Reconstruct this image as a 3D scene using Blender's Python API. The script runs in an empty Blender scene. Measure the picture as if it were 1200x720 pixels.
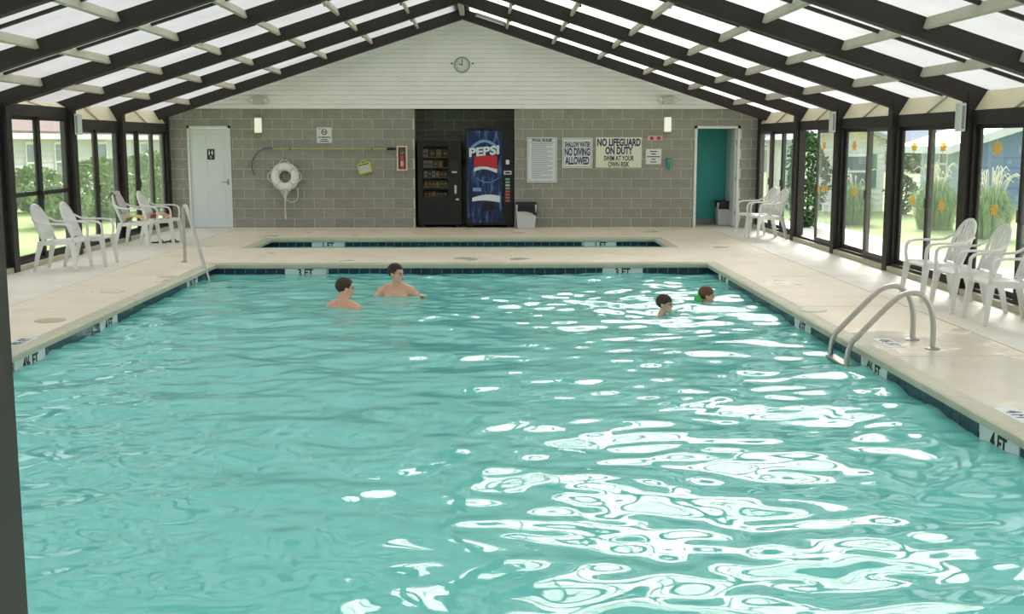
import bpy, bmesh, math, random
import numpy as np
from mathutils import Matrix, Vector, noise as mnoise
random.seed(7)
S = bpy.context.scene
COL = S.collection
PI = math.pi

# ------------------------------------------------------------------ camera
F, CH, VPX, VPY = 1350.0, 1.757, 572.0, 166.0
pitch = math.atan((360 - VPY) / F)
yaw = 0.0
for _ in range(40):
    yaw = math.asin(-(VPX - 600) / F * math.cos(yaw) * math.cos(pitch))
CR = Vector((math.cos(yaw), -math.sin(yaw), 0))
CF = Vector((math.sin(yaw) * math.cos(pitch), math.cos(yaw) * math.cos(pitch), -math.sin(pitch)))
CU = CR.cross(CF)
CC = Vector((0, 0, CH))
cd = bpy.data.cameras.new('camera')
cd.sensor_width = 36
cd.lens = F * 36 / 1200
cd.clip_end = 500
cam = bpy.data.objects.new('camera', cd)
m = Matrix((CR, CU, -CF)).transposed().to_4x4()
m.translation = CC
cam.matrix_world = m
COL.objects.link(cam)
S.camera = cam

# ------------------------------------------------------------------ light
W = bpy.data.worlds.new('sky')
S.world = W
W.use_nodes = True
bg = W.node_tree.nodes['Background']
bg.inputs[0].default_value = (0.86, 0.94, 1.0, 1)
bg.inputs[1].default_value = 1.5
sd = bpy.data.lights.new('sun', 'SUN')
sd.energy = 11.5
sd.angle = math.radians(27)
sd.color = (1.0, 0.96, 0.88)
sun = bpy.data.objects.new('sun', sd)
COL.objects.link(sun)
sun.rotation_euler = Vector((-0.24, -1.25, -0.76)).to_track_quat('-Z', 'Y').to_euler()
vs = S.view_settings
vs.view_transform = 'Standard'
vs.look = 'None'
vs.gamma = 1
vs.use_curve_mapping = False
vs.exposure = 0.37


def at(px, py, X=None, Y=None, Z=None):
    """world point seen at a pixel on the plane X=, Y= or Z="""
    d = CF + CR * ((px - 600) / F) + CU * ((360 - py) / F)
    if X is not None: t = (X - CC.x) / d.x
    elif Y is not None: t = (Y - CC.y) / d.y
    else: t = (Z - CC.z) / d.z
    return CC + d * t


# ------------------------------------------------------------------ materials
def mat(name, col, rough=0.6, metal=0.0, var=0.0, vscale=6.0, bump=0.0, bscale=40.0, rnd=0.0, emit=None, spec=0.5, col2=None, stretch=(1, 1, 1), rvar=0.0):
    M = bpy.data.materials.new(name)
    M.use_nodes = True
    nt = M.node_tree
    b = nt.nodes['Principled BSDF']
    b.inputs['Base Color'].default_value = (*col, 1)
    b.inputs['Roughness'].default_value = rough
    b.inputs['Metallic'].default_value = metal
    b.inputs['Specular IOR Level'].default_value = spec
    def N(t): return nt.nodes.new(t)
    tc = None
    def coords():
        nonlocal tc
        if tc is None:
            g = N('ShaderNodeTexCoord')
            tc = N('ShaderNodeMapping')
            tc.inputs['Scale'].default_value = stretch
            nt.links.new(g.outputs['Object'], tc.inputs[0])
        return tc.outputs[0]
    src = None
    if var > 0 or col2:
        n = N('ShaderNodeTexNoise')
        n.inputs['Scale'].default_value = vscale
        n.inputs['Detail'].default_value = 6
        n.inputs['Roughness'].default_value = 0.65
        nt.links.new(coords(), n.inputs['Vector'])
        r = N('ShaderNodeMapRange')
        r.inputs[1].default_value = 0.32
        r.inputs[2].default_value = 0.68
        nt.links.new(n.outputs[0], r.inputs[0])
        mx = N('ShaderNodeMix')
        mx.data_type = 'RGBA'
        c2 = col2 if col2 else tuple(min(1, c * (1 + var)) for c in col)
        c1 = col if col2 else tuple(c * (1 - var) for c in col)
        mx.inputs[6].default_value = (*c1, 1)
        mx.inputs[7].default_value = (*c2, 1)
        nt.links.new(r.outputs[0], mx.inputs[0])
        src = mx.outputs[2]
        if rvar:
            rr = N('ShaderNodeMapRange')
            rr.inputs[3].default_value = rough - rvar
            rr.inputs[4].default_value = rough + rvar
            nt.links.new(r.outputs[0], rr.inputs[0])
            nt.links.new(rr.outputs[0], b.inputs['Roughness'])
    if rnd > 0:
        oi = N('ShaderNodeObjectInfo')
        hv = N('ShaderNodeHueSaturation')
        rr = N('ShaderNodeMapRange')
        rr.inputs[3].default_value = 1 - rnd
        rr.inputs[4].default_value = 1 + rnd
        nt.links.new(oi.outputs['Random'], rr.inputs[0])
        nt.links.new(rr.outputs[0], hv.inputs['Value'])
        if src: nt.links.new(src, hv.inputs['Color'])
        else: hv.inputs['Color'].default_value = (*col, 1)
        src = hv.outputs[0]
    if src: nt.links.new(src, b.inputs['Base Color'])
    if bump > 0:
        n = N('ShaderNodeTexNoise')
        n.inputs['Scale'].default_value = bscale
        n.inputs['Detail'].default_value = 4
        nt.links.new(coords(), n.inputs['Vector'])
        bp = N('ShaderNodeBump')
        bp.inputs['Strength'].default_value = bump
        bp.inputs['Distance'].default_value = 0.01
        nt.links.new(n.outputs[0], bp.inputs['Height'])
        nt.links.new(bp.outputs[0], b.inputs['Normal'])
    if emit:
        b.inputs['Emission Color'].default_value = (*emit[0], 1)
        b.inputs['Emission Strength'].default_value = emit[1]
    return M


def lin(r, g, b):
    f = lambda c: ((c / 255 + 0.055) / 1.055) ** 2.4 if c > 10 else c / 255 / 12.92
    return (f(r), f(g), f(b))


MT = {}
MT['block'] = mat('concrete_block', lin(150, 148, 137), 0.9, var=0.10, vscale=9, bump=0.5, bscale=60, rnd=0.07)
MT['mortar'] = mat('mortar', lin(206, 203, 192), 0.95, var=0.06)
MT['siding'] = mat('white_siding', lin(250, 246, 242), 0.55, var=0.03, vscale=2)
MT['bronze'] = mat('dark_bronze_metal', lin(36, 30, 27), 0.5, metal=0.0, var=0.08, vscale=3)
MT['bronze2'] = mat('weathered_bronze_metal', lin(84, 76, 68), 0.45, var=0.08, vscale=3)
MT['rafter'] = mat('dark_brown_rafter', lin(44, 37, 33), 0.65, var=0.12, vscale=2.5, stretch=(1, 1, 1))
MT['purlin'] = mat('cream_purlin', lin(188, 180, 164), 0.7, var=0.06, vscale=4)
MT['cream'] = mat('cream_board', lin(226, 214, 184), 0.7, var=0.05, vscale=3)
MT['white'] = mat('white_paint', lin(224, 226, 224), 0.5, var=0.02, vscale=2)
MT['whitedoor'] = mat('white_door_paint', lin(218, 222, 222), 0.45)
MT['resin'] = mat('white_resin', lin(232, 231, 226), 0.38, var=0.03, vscale=5)
MT['chrome'] = mat('brushed_steel', (0.55, 0.53, 0.49), 0.33, metal=1.0, var=0.05)
MT['steel'] = mat('dull_steel', (0.42, 0.41, 0.39), 0.4, metal=1.0)
MT['black'] = mat('black_plastic', lin(14, 14, 15), 0.45)
MT['blackm'] = mat('black_metal_cabinet', lin(15, 15, 17), 0.45)
MT['liner'] = mat('black_bin_liner', lin(22, 22, 24), 0.35, bump=0.8, bscale=25)
MT['bin'] = mat('white_bin_plastic', lin(205, 208, 208), 0.5)
MT['teal'] = mat('teal_paint', lin(66, 178, 174), 0.5, var=0.04, vscale=3)
MT['tealp'] = mat('teal_plastic', lin(60, 140, 145), 0.4)
MT['tile'] = mat('navy_glazed_tile', lin(26, 52, 72), 0.15, var=0.25, vscale=30, rnd=0.25)
MT['grout'] = mat('grout', lin(150, 160, 160), 0.8)
MT['marker'] = mat('white_marker_tile', lin(214, 222, 220), 0.3)
MT['coping'] = mat('coping_concrete', lin(190, 187, 164), 0.6, var=0.08, vscale=5)
MT['plaster'] = mat('pool_plaster', lin(150, 225, 215), 0.7)
MT['navy'] = mat('navy_print', lin(28, 30, 92), 0.5)
MT['ink'] = mat('black_print', lin(30, 30, 34), 0.5)
MT['greyink'] = mat('grey_print', lin(120, 126, 132), 0.5)
MT['sign'] = mat('white_sign', lin(226, 228, 222), 0.45)
MT['creamsign'] = mat('cream_sign', lin(230, 228, 206), 0.45)
MT['redsign'] = mat('pink_red_sign', lin(222, 168, 165), 0.45)
MT['redink'] = mat('dark_red_print', lin(150, 70, 80), 0.5)
MT['signblue'] = mat('pale_blue_sign', lin(222, 226, 228), 0.45)
MT['yellow'] = mat('yellow_pole', lin(200, 184, 110), 0.45)
MT['bluegrey'] = mat('blue_grey_tube', lin(90, 100, 112), 0.45)
MT['yellowcase'] = mat('yellow_case', lin(214, 208, 110), 0.45)
MT['caseface'] = mat('pale_case_face', lin(190, 200, 180), 0.5)
MT['ring'] = mat('white_ring_foam', lin(236, 236, 232), 0.6, var=0.04, vscale=10)
MT['rope'] = mat('white_rope', lin(214, 212, 204), 0.85, bump=0.6, bscale=120)
MT['cabinet'] = mat('cream_cabinet', lin(232, 214, 196), 0.5)
MT['cabin_in'] = mat('brown_cabinet_inside', lin(120, 88, 60), 0.6)
MT['ext_red'] = mat('red_extinguisher', lin(200, 70, 64), 0.35)
MT['sticker'] = mat('amber_sticker', lin(226, 186, 92), 0.5)
MT['lampglass'] = mat('sconce_glass', lin(240, 238, 226), 0.35, emit=((1.0, 0.93, 0.75), 0.35))
MT['beige'] = mat('beige_plastic', lin(205, 202, 186), 0.5)
MT['clear'] = mat('lamp_lens', lin(225, 225, 222), 0.2)
MT['grey'] = mat('grey_plastic', lin(150, 152, 150), 0.5)
MT['clockrim'] = mat('grey_clock_rim', lin(150, 154, 152), 0.4)
MT['skin1'] = mat('skin_fair', lin(236, 172, 144), 0.5, var=0.05, vscale=14)
MT['skin2'] = mat('skin_light', lin(230, 178, 150), 0.5, var=0.05, vscale=14)
MT['lip'] = mat('lips', lin(180, 110, 100), 0.5)
MT['eye'] = mat('eyes_dark', lin(45, 36, 32), 0.3)
MT['hair1'] = mat('brown_hair', lin(62, 42, 30), 0.6, bump=0.7, bscale=90)
MT['hair2'] = mat('dark_hair', lin(44, 32, 26), 0.6, bump=0.7, bscale=90)
MT['hair3'] = mat('auburn_hair', lin(112, 64, 44), 0.6, bump=0.7, bscale=90)
MT['trunk1'] = mat('navy_swim_shorts', lin(40, 52, 90), 0.8)
MT['green'] = mat('bright_green_vest', lin(60, 196, 80), 0.5)
MT['leaf'] = mat('shrub_leaf', lin(124, 156, 84), 0.6, var=0.35, vscale=3)
MT['leafd'] = mat('dark_shrub_leaf', lin(50, 92, 40), 0.6, var=0.35, vscale=3)
MT['blade'] = mat('grass_blade', lin(134, 164, 108), 0.6, var=0.3, vscale=4)
MT['plume'] = mat('pale_plume', lin(226, 222, 200), 0.8)
MT['bark'] = mat('bark', lin(90, 74, 58), 0.9)
MT['lawn'] = mat('lawn', lin(124, 148, 80), 0.95, col2=lin(158, 176, 108), vscale=1.2, bump=0.4, bscale=30)
MT['patio'] = mat('pale_concrete', lin(222, 218, 208), 0.85, var=0.05, vscale=2)
MT['hwall'] = mat('white_house_siding', lin(214, 216, 212), 0.7)
MT['hgrey'] = mat('grey_house_siding', lin(206, 204, 208), 0.7)
MT['hblue'] = mat('blue_house_siding', lin(112, 138, 172), 0.7)
MT['hblue_lit'] = mat('blue_siding_lit_side', lin(164, 180, 196), 0.7)  # same blue siding, lightened to paint the side wall as lit
MT['roofw'] = mat('white_metal_roof', lin(226, 228, 230), 0.5)
MT['roofg'] = mat('grey_shingle_roof', lin(168, 170, 168), 0.9, var=0.1, vscale=5)
MT['roofb'] = mat('blue_grey_roof', lin(118, 134, 158), 0.8, var=0.08)
MT['roofbr'] = mat('mauve_brown_roof', lin(108, 84, 82), 0.9, var=0.1, vscale=4)
MT['shutter'] = mat('green_shutter', lin(30, 120, 92), 0.5)
MT['darkglass'] = mat('house_window_glass', lin(96, 108, 118), 0.1)
MT['towelgrey'] = mat('white_grey_towel', lin(196, 194, 190), 0.95, bump=0.6, bscale=90)
MT['towelyel'] = mat('yellow_towel', lin(226, 180, 84), 0.95, col2=lin(236, 214, 190), vscale=9, bump=0.5, bscale=90)
MT['towelred'] = mat('red_towel', lin(206, 84, 62), 0.95, col2=lin(236, 220, 206), vscale=9, bump=0.5, bscale=90)
MT['rubber'] = mat('dark_rubber', lin(52, 48, 46), 0.8)
MT['buttong'] = mat('green_button', lin(120, 170, 150), 0.4)
MT['buttonr'] = mat('red_button', lin(190, 90, 80), 0.4)
MT['buttonw'] = mat('pale_button', lin(190, 196, 196), 0.4)
MT['pred'] = mat('red_print', lin(196, 40, 48), 0.4)
MT['pwhite'] = mat('white_print', lin(226, 230, 236), 0.4)
MT['pblue2'] = mat('light_blue_print', lin(112, 160, 206), 0.4)
MT['lid'] = mat('skimmer_lid', lin(222, 216, 196), 0.6)
MT['lidtan'] = mat('tan_lid', lin(190, 174, 140), 0.7)
for k, c in dict(snr=(170, 60, 50), sny=(200, 170, 70), sng=(110, 130, 70), snb=(80, 140, 190), snw=(200, 196, 180), snt=(150, 110, 70)).items():
    MT[k] = mat('snack_wrapper_' + k, lin(*c), 0.35)


def deck_material():
    M = mat('pool_deck_concrete', lin(226, 211, 184), 0.5, col2=lin(240, 228, 205), vscale=1.6, bump=0.25, bscale=70)
    nt = M.node_tree
    b = nt.nodes['Principled BSDF']
    g = nt.nodes.new('ShaderNodeNewGeometry')
    n = nt.nodes.new('ShaderNodeTexNoise')
    n.inputs['Scale'].default_value = 0.9
    n.inputs['Detail'].default_value = 4
    nt.links.new(g.outputs['Position'], n.inputs['Vector'])
    # splashed water lies on the slabs beside the ladder: smoother there
    d = nt.nodes.new('ShaderNodeVectorMath'); d.operation = 'DISTANCE'
    d.inputs[1].default_value = (3.7, 8.6, 0)
    nt.links.new(g.outputs['Position'], d.inputs[0])
    a = nt.nodes.new('ShaderNodeMapRange')
    a.inputs[1].default_value = 0.6; a.inputs[2].default_value = 3.2
    a.inputs[3].default_value = 0.30; a.inputs[4].default_value = 0.0
    nt.links.new(d.outputs['Value'], a.inputs[0])
    s = nt.nodes.new('ShaderNodeMath'); s.operation = 'ADD'
    nt.links.new(n.outputs[0], s.inputs[0]); nt.links.new(a.outputs[0], s.inputs[1])
    r = nt.nodes.new('ShaderNodeMapRange')
    r.inputs[1].default_value = 0.60; r.inputs[2].default_value = 0.72
    r.inputs[3].default_value = 0.5; r.inputs[4].default_value = 0.05
    nt.links.new(s.outputs[0], r.inputs[0])
    nt.links.new(r.outputs[0], b.inputs['Roughness'])
    return M
MT['deck'] = deck_material()
def sticker_material():
    M = bpy.data.materials.new('amber_film'); M.use_nodes = True
    nt = M.node_tree; nt.nodes.clear()
    o = nt.nodes.new('ShaderNodeOutputMaterial')
    a = nt.nodes.new('ShaderNodeBsdfDiffuse'); a.inputs[0].default_value = (*lin(250, 222, 140), 1)
    t = nt.nodes.new('ShaderNodeBsdfTransparent'); t.inputs[0].default_value = (*lin(250, 215, 120), 1)
    m_ = nt.nodes.new('ShaderNodeMixShader'); m_.inputs[0].default_value = 0.45
    nt.links.new(a.outputs[0], m_.inputs[1]); nt.links.new(t.outputs[0], m_.inputs[2]); nt.links.new(m_.outputs[0], o.inputs[0])
    return M
MT['sticker'] = sticker_material()
MT['deck2'] = mat('grey_deck_concrete', lin(222, 213, 196), 0.5, col2=lin(236, 229, 214), vscale=1.6, bump=0.25, bscale=70)


def glass_material(name, tint, refl=1.0, haze=0.0):
    M = bpy.data.materials.new(name); M.use_nodes = True
    nt = M.node_tree; nt.nodes.clear()
    o = nt.nodes.new('ShaderNodeOutputMaterial')
    t = nt.nodes.new('ShaderNodeBsdfTransparent'); t.inputs[0].default_value = (*tint, 1)
    g = nt.nodes.new('ShaderNodeBsdfGlossy'); g.inputs['Roughness'].default_value = 0.02
    fr = nt.nodes.new('ShaderNodeLayerWeight')
    pw = nt.nodes.new('ShaderNodeMath'); pw.operation = 'POWER'; pw.inputs[1].default_value = 4.5
    mu = nt.nodes.new('ShaderNodeMath'); mu.operation = 'MULTIPLY_ADD'; mu.inputs[1].default_value = 0.75 * refl; mu.inputs[2].default_value = 0.03
    mu.use_clamp = True
    mx = nt.nodes.new('ShaderNodeMixShader')
    nt.links.new(fr.outputs['Facing'], pw.inputs[0]); nt.links.new(pw.outputs[0], mu.inputs[0]); nt.links.new(mu.outputs[0], mx.inputs[0])
    nt.links.new(t.outputs[0], mx.inputs[1]); nt.links.new(g.outputs[0], mx.inputs[2])
    # slight dirt film, put in for the pale milky reflection on the panes
    dd = nt.nodes.new('ShaderNodeBsdfDiffuse'); dd.inputs[0].default_value = (0.8, 0.82, 0.8, 1)
    dt = nt.nodes.new('ShaderNodeBsdfTranslucent'); dt.inputs[0].default_value = (0.8, 0.82, 0.8, 1)
    dm = nt.nodes.new('ShaderNodeMixShader'); nt.links.new(dd.outputs[0], dm.inputs[1]); nt.links.new(dt.outputs[0], dm.inputs[2])
    fm = nt.nodes.new('ShaderNodeMixShader'); fm.inputs[0].default_value = haze
    nt.links.new(mx.outputs[0], fm.inputs[1]); nt.links.new(dm.outputs[0], fm.inputs[2])
    nt.links.new(fm.outputs[0], o.inputs[0])
    return M
MT['glass'] = glass_material('window_glass', (0.95, 0.96, 0.96), 1.1, 0.05)
MT['cabglass'] = glass_material('cabinet_glass', (0.70, 0.71, 0.70), 0.8)


def roof_material():
    """translucent sheet: daylight falling on its outside scatters through it"""
    M = bpy.data.materials.new('translucent_roof_sheet'); M.use_nodes = True
    nt = M.node_tree; nt.nodes.clear()
    o = nt.nodes.new('ShaderNodeOutputMaterial')
    tl = nt.nodes.new('ShaderNodeBsdfTranslucent')
    tr = nt.nodes.new('ShaderNodeBsdfTransparent'); tr.inputs[0].default_value = (0.95, 0.97, 0.95, 1)
    gl = nt.nodes.new('ShaderNodeBsdfGlossy'); gl.inputs['Roughness'].default_value = 0.15
    tc = nt.nodes.new('ShaderNodeTexCoord')
    n = nt.nodes.new('ShaderNodeTexNoise'); n.inputs['Scale'].default_value = 1.3; n.inputs['Detail'].default_value = 5
    nt.links.new(tc.outputs['Object'], n.inputs['Vector'])
    mx = nt.nodes.new('ShaderNodeMix'); mx.data_type = 'RGBA'
    mx.inputs[6].default_value = (0.20, 0.199, 0.194, 1); mx.inputs[7].default_value = (0.31, 0.308, 0.299, 1)
    nt.links.new(n.outputs[0], mx.inputs[0]); nt.links.new(mx.outputs[2], tl.inputs[0])
    rf = nt.nodes.new('ShaderNodeBsdfRefraction'); rf.inputs['IOR'].default_value = 1.001; rf.inputs['Roughness'].default_value = 0.52
    nt.links.new(mx.outputs[2], rf.inputs[0])
    f0 = nt.nodes.new('ShaderNodeMixShader'); f0.inputs[0].default_value = 0.36
    nt.links.new(tl.outputs[0], f0.inputs[1]); nt.links.new(rf.outputs[0], f0.inputs[2])
    a = nt.nodes.new('ShaderNodeMixShader'); a.inputs[0].default_value = 0.012
    nt.links.new(f0.outputs[0], a.inputs[1]); nt.links.new(tr.outputs[0], a.inputs[2])
    b = nt.nodes.new('ShaderNodeMixShader')
    b.inputs[0].default_value = 0.05
    nt.links.new(a.outputs[0], b.inputs[1]); nt.links.new(gl.outputs[0], b.inputs[2])
    nt.links.new(b.outputs[0], o.inputs[0])
    return M
MT['roof'] = roof_material()


def water_material():
    """pool water: milky turquoise body, partly see-through, mirror sheen on top"""
    M = bpy.data.materials.new('pool_water'); M.use_nodes = True
    nt = M.node_tree; nt.nodes.clear()
    o = nt.nodes.new('ShaderNodeOutputMaterial')
    df = nt.nodes.new('ShaderNodeBsdfDiffuse'); df.inputs[0].default_value = (0.27, 0.90, 0.83, 1)
    tr = nt.nodes.new('ShaderNodeBsdfTransparent'); tr.inputs[0].default_value = (0.42, 0.86, 0.80, 1)
    gl = nt.nodes.new('ShaderNodeBsdfGlossy'); gl.inputs['Roughness'].default_value = 0.03
    fr = nt.nodes.new('ShaderNodeFresnel'); fr.inputs[0].default_value = 1.5
    a = nt.nodes.new('ShaderNodeMixShader'); a.inputs[0].default_value = 0.24
    nt.links.new(df.outputs[0], a.inputs[1]); nt.links.new(tr.outputs[0], a.inputs[2])
    b = nt.nodes.new('ShaderNodeMixShader')
    nt.links.new(fr.outputs[0], b.inputs[0]); nt.links.new(a.outputs[0], b.inputs[1]); nt.links.new(gl.outputs[0], b.inputs[2])
    nt.links.new(b.outputs[0], o.inputs[0])
    return M
MT['water'] = water_material()


def print_material():
    """printed blue front: streaks of light on deep blue"""
    M = mat('blue_printed_panel', lin(22, 44, 110), 0.3)
    nt = M.node_tree; b = nt.nodes['Principled BSDF']
    tc = nt.nodes.new('ShaderNodeTexCoord'); mp = nt.nodes.new('ShaderNodeMapping')
    mp.inputs['Rotation'].default_value = (0, -0.7, 0); mp.inputs['Scale'].default_value = (9, 1, 1.6)
    n = nt.nodes.new('ShaderNodeTexNoise'); n.inputs['Scale'].default_value = 1.4; n.inputs['Detail'].default_value = 4; n.inputs['Distortion'].default_value = 0.8
    nt.links.new(tc.outputs['Object'], mp.inputs[0]); nt.links.new(mp.outputs[0], n.inputs['Vector'])
    r = nt.nodes.new('ShaderNodeValToRGB')
    e = r.color_ramp.elements
    e[0].position = 0.35; e[0].color = (*lin(12, 16, 36), 1)
    e[1].position = 0.72; e[1].color = (*lin(110, 140, 180), 1)
    k = e.new(0.55); k.color = (*lin(28, 50, 100), 1)
    nt.links.new(n.outputs[0], r.inputs[0]); nt.links.new(r.outputs[0], b.inputs['Base Color'])
    return M
MT['pblue'] = print_material()


# ------------------------------------------------------------------ mesh helpers
class MB:
    def __init__(s): s.v = []; s.f = []
    def add(s, vs, fs, M=None):
        o = len(s.v)
        s.v += [tuple(M @ Vector(p)) if M else tuple(p) for p in vs]
        s.f += [tuple(i + o for i in f) for f in fs]
        return s
    def box(s, x0, x1, y0, y1, z0, z1, M=None):
        return s.add([(x0, y0, z0), (x1, y0, z0), (x1, y1, z0), (x0, y1, z0), (x0, y0, z1), (x1, y0, z1), (x1, y1, z1), (x0, y1, z1)],
                     [(0, 3, 2, 1), (4, 5, 6, 7), (0, 1, 5, 4), (1, 2, 6, 5), (2, 3, 7, 6), (3, 0, 4, 7)], M)
    def hexa(s, bot, top, M=None):
        n = len(bot)
        fs = [tuple(range(n - 1, -1, -1)), tuple(range(n, 2 * n))]
        fs += [(i, (i + 1) % n, n + (i + 1) % n, n + i) for i in range(n)]
        return s.add(list(bot) + list(top), fs, M)
    def quad(s, a, b, c, d): return s.add([a, b, c, d], [(0, 1, 2, 3)])
    def tube(s, pts, r, n=8, cap=True, M=None):
        pts = [Vector(p) for p in pts]
        rs = r if isinstance(r, (list, tuple)) else [r] * len(pts)
        vs, fs = [], []
        up = None
        for i, p in enumerate(pts):
            d = ((pts[min(i + 1, len(pts) - 1)]) - pts[max(i - 1, 0)]).normalized()
            if up is None:
                up = Vector((0, 0, 1)) if abs(d.z) < 0.9 else Vector((1, 0, 0))
            a = d.cross(up).normalized(); up = a.cross(d).normalized()
            for k in range(n):
                t = 2 * PI * k / n
                vs.append(p + a * (math.cos(t) * rs[i]) + up * (math.sin(t) * rs[i]))
        for i in range(len(pts) - 1):
            for k in range(n):
                fs.append((i * n + k, i * n + (k + 1) % n, (i + 1) * n + (k + 1) % n, (i + 1) * n + k))
        if cap:
            fs.append(tuple(range(n - 1, -1, -1)))
            fs.append(tuple((len(pts) - 1) * n + k for k in range(n)))
        return s.add(vs, fs, M)
    def strap(s, pts, wvec, w, th, M=None):
        """flat band along pts: width w along wvec, thickness th"""
        pts = [Vector(p) for p in pts]; wv = Vector(wvec).normalized()
        ws = w if isinstance(w, (list, tuple)) else [w] * len(pts)
        vs, fs = [], []
        for i, p in enumerate(pts):
            d = (pts[min(i + 1, len(pts) - 1)] - pts[max(i - 1, 0)]).normalized()
            nn = d.cross(wv).normalized()
            h = wv * ws[i] / 2; t = nn * th / 2
            vs += [p - h - t, p + h - t, p + h + t, p - h + t]
        for i in range(len(pts) - 1):
            for k in range(4):
                fs.append((i * 4 + k, i * 4 + (k + 1) % 4, (i + 1) * 4 + (k + 1) % 4, (i + 1) * 4 + k))
        fs += [(3, 2, 1, 0), tuple((len(pts) - 1) * 4 + k for k in range(4))]
        return s.add(vs, fs, M)
    def lathe(s, prof, n=20, M=None):
        vs, fs = [], []
        for (r, z) in prof:
            for k in range(n):
                t = 2 * PI * k / n
                vs.append((r * math.cos(t), r * math.sin(t), z))
        for i in range(len(prof) - 1):
            for k in range(n):
                fs.append((i * n + k, i * n + (k + 1) % n, (i + 1) * n + (k + 1) % n, (i + 1) * n + k))
        if prof[0][0] > 1e-5: fs.append(tuple(range(n - 1, -1, -1)))
        if prof[-1][0] > 1e-5: fs.append(tuple((len(prof) - 1) * n + k for k in range(n)))
        return s.add(vs, fs, M)
    def torus(s, R, r, n=32, m=10, M=None, sq=1.0):
        vs, fs = [], []
        for i in range(n):
            a = 2 * PI * i / n
            for k in range(m):
                b = 2 * PI * k / m
                rr = R + r * math.cos(b)
                vs.append((rr * math.cos(a), rr * math.sin(a), r * sq * math.sin(b)))
        for i in range(n):
            for k in range(m):
                fs.append((i * m + k, ((i + 1) % n) * m + k, ((i + 1) % n) * m + (k + 1) % m, i * m + (k + 1) % m))
        return s.add(vs, fs, M)
    def ball(s, c, r, M=None, n=14, m=10):
        r = r if isinstance(r, (tuple, list)) else (r, r, r)
        vs = [(c[0], c[1], c[2] + r[2])]
        for i in range(1, m):
            p = PI * i / m
            for k in range(n):
                t = 2 * PI * k / n
                vs.append((c[0] + r[0] * math.sin(p) * math.cos(t), c[1] + r[1] * math.sin(p) * math.sin(t), c[2] + r[2] * math.cos(p)))
        vs.append((c[0], c[1], c[2] - r[2]))
        fs = [(0, 1 + k, 1 + (k + 1) % n) for k in range(n)]
        for i in range(m - 2):
            for k in range(n):
                a = 1 + i * n + k; b = 1 + i * n + (k + 1) % n
                fs.append((a, a + n, b + n, b))
        L = len(vs) - 1; o = 1 + (m - 2) * n
        fs += [(L, o + (k + 1) % n, o + k) for k in range(n)]
        return s.add(vs, fs, M)
    def mesh(s, name, smooth=False, bevel=0.0, seg=2):
        me = bpy.data.meshes.new(name)
        me.from_pydata([tuple(p) for p in s.v], [], s.f)
        bm = bmesh.new(); bm.from_mesh(me)
        if bevel > 0:
            bmesh.ops.bevel(bm, geom=list(bm.edges), offset=bevel, segments=seg, affect='EDGES', profile=0.5, clamp_overlap=True)
        bmesh.ops.recalc_face_normals(bm, faces=bm.faces)
        bm.to_mesh(me); bm.free()
        if smooth:
            me.polygons.foreach_set('use_smooth', [True] * len(me.polygons))
            try: me.set_sharp_from_angle(angle=math.radians(40))
            except Exception: pass
        me.update()
        return me
    def build(s, name, material, parent=None, smooth=False, bevel=0.0, seg=2, loc=None, rot=None):
        return link(name, s.mesh(name, smooth, bevel, seg), material, parent, loc, rot)


def link(name, me, material=None, parent=None, loc=None, rot=None):
    o = bpy.data.objects.new(name, me)
    if material is not None and not me.materials:
        me.materials.append(MT[material] if isinstance(material, str) else material)
    COL.objects.link(o)
    if parent: o.parent = parent
    if loc is not None: o.location = loc
    if rot is not None: o.rotation_euler = rot
    return o


def tag(o, label, cat, group=None, kind=None):
    o['label'] = label; o['category'] = cat
    if group: o['group'] = group
    if kind: o['kind'] = kind
    return o


def thing(name, label, cat, loc=(0, 0, 0), rz=0.0, group=None, kind=None, rot=None):
    o = bpy.data.objects.new(name, None)
    o.empty_display_size = 0.1
    COL.objects.link(o)
    o.location = loc
    o.rotation_euler = rot if rot else (0, 0, rz)
    return tag(o, label, cat, group, kind)


def copy_tree(o, parent=None):
    c = o.copy(); COL.objects.link(c)
    if parent: c.parent = parent
    for ch in list(o.children): copy_tree(ch, c)
    return c


def text(s, size, material, parent, loc, rot, xs=1.0, bold=0.0, name='lettering', align='CENTER', ext=0.002, shear=0.0):
    cu = bpy.data.curves.new('t', 'FONT')
    cu.body = s; cu.size = size; cu.align_x = align; cu.align_y = 'CENTER'
    cu.offset = bold; cu.extrude = ext; cu.resolution_u = 3; cu.shear = shear
    t = bpy.data.objects.new('t', cu)
    me = bpy.data.meshes.new_from_object(t)
    bpy.data.objects.remove(t); bpy.data.curves.remove(cu)
    me.transform(Matrix.Diagonal((xs, 1, 1, 1)))
    me.materials.clear()
    return link(name, me, material, parent, loc, rot)

BACK = (PI / 2, 0, 0)          # facing the camera from the far wall

# ------------------------------------------------------------------ sizes of the place
XL, XR = -6.50, 5.55            # window planes of the two long sides
PIL, PIR = -6.38, 5.44          # inner faces of the posts
XC = -0.50                      # ridge
YB = 23.70                      # front face of the far block wall
ZB = 2.41                       # top of the blocks
SL = 0.325                      # roof slope
ZU = 4.14                       # rafter underside at the ridge
RD = 0.215                      # rafter depth
PX0, PX1, PY0, PY1 = -3.99, 3.23, 3.6, 16.75     # main pool
KX0, KX1, KY0, KY1 = -3.99, 3.08, 19.30, 21.20   # wading pool
WZ = -0.155                     # water level
POSTS = [20.58, 18.14, 15.68, 13.22, 10.76, 8.30, 5.84, 3.38, 0.92]
ztop = lambda x: ZU + RD - SL * abs(x - XC)

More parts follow.
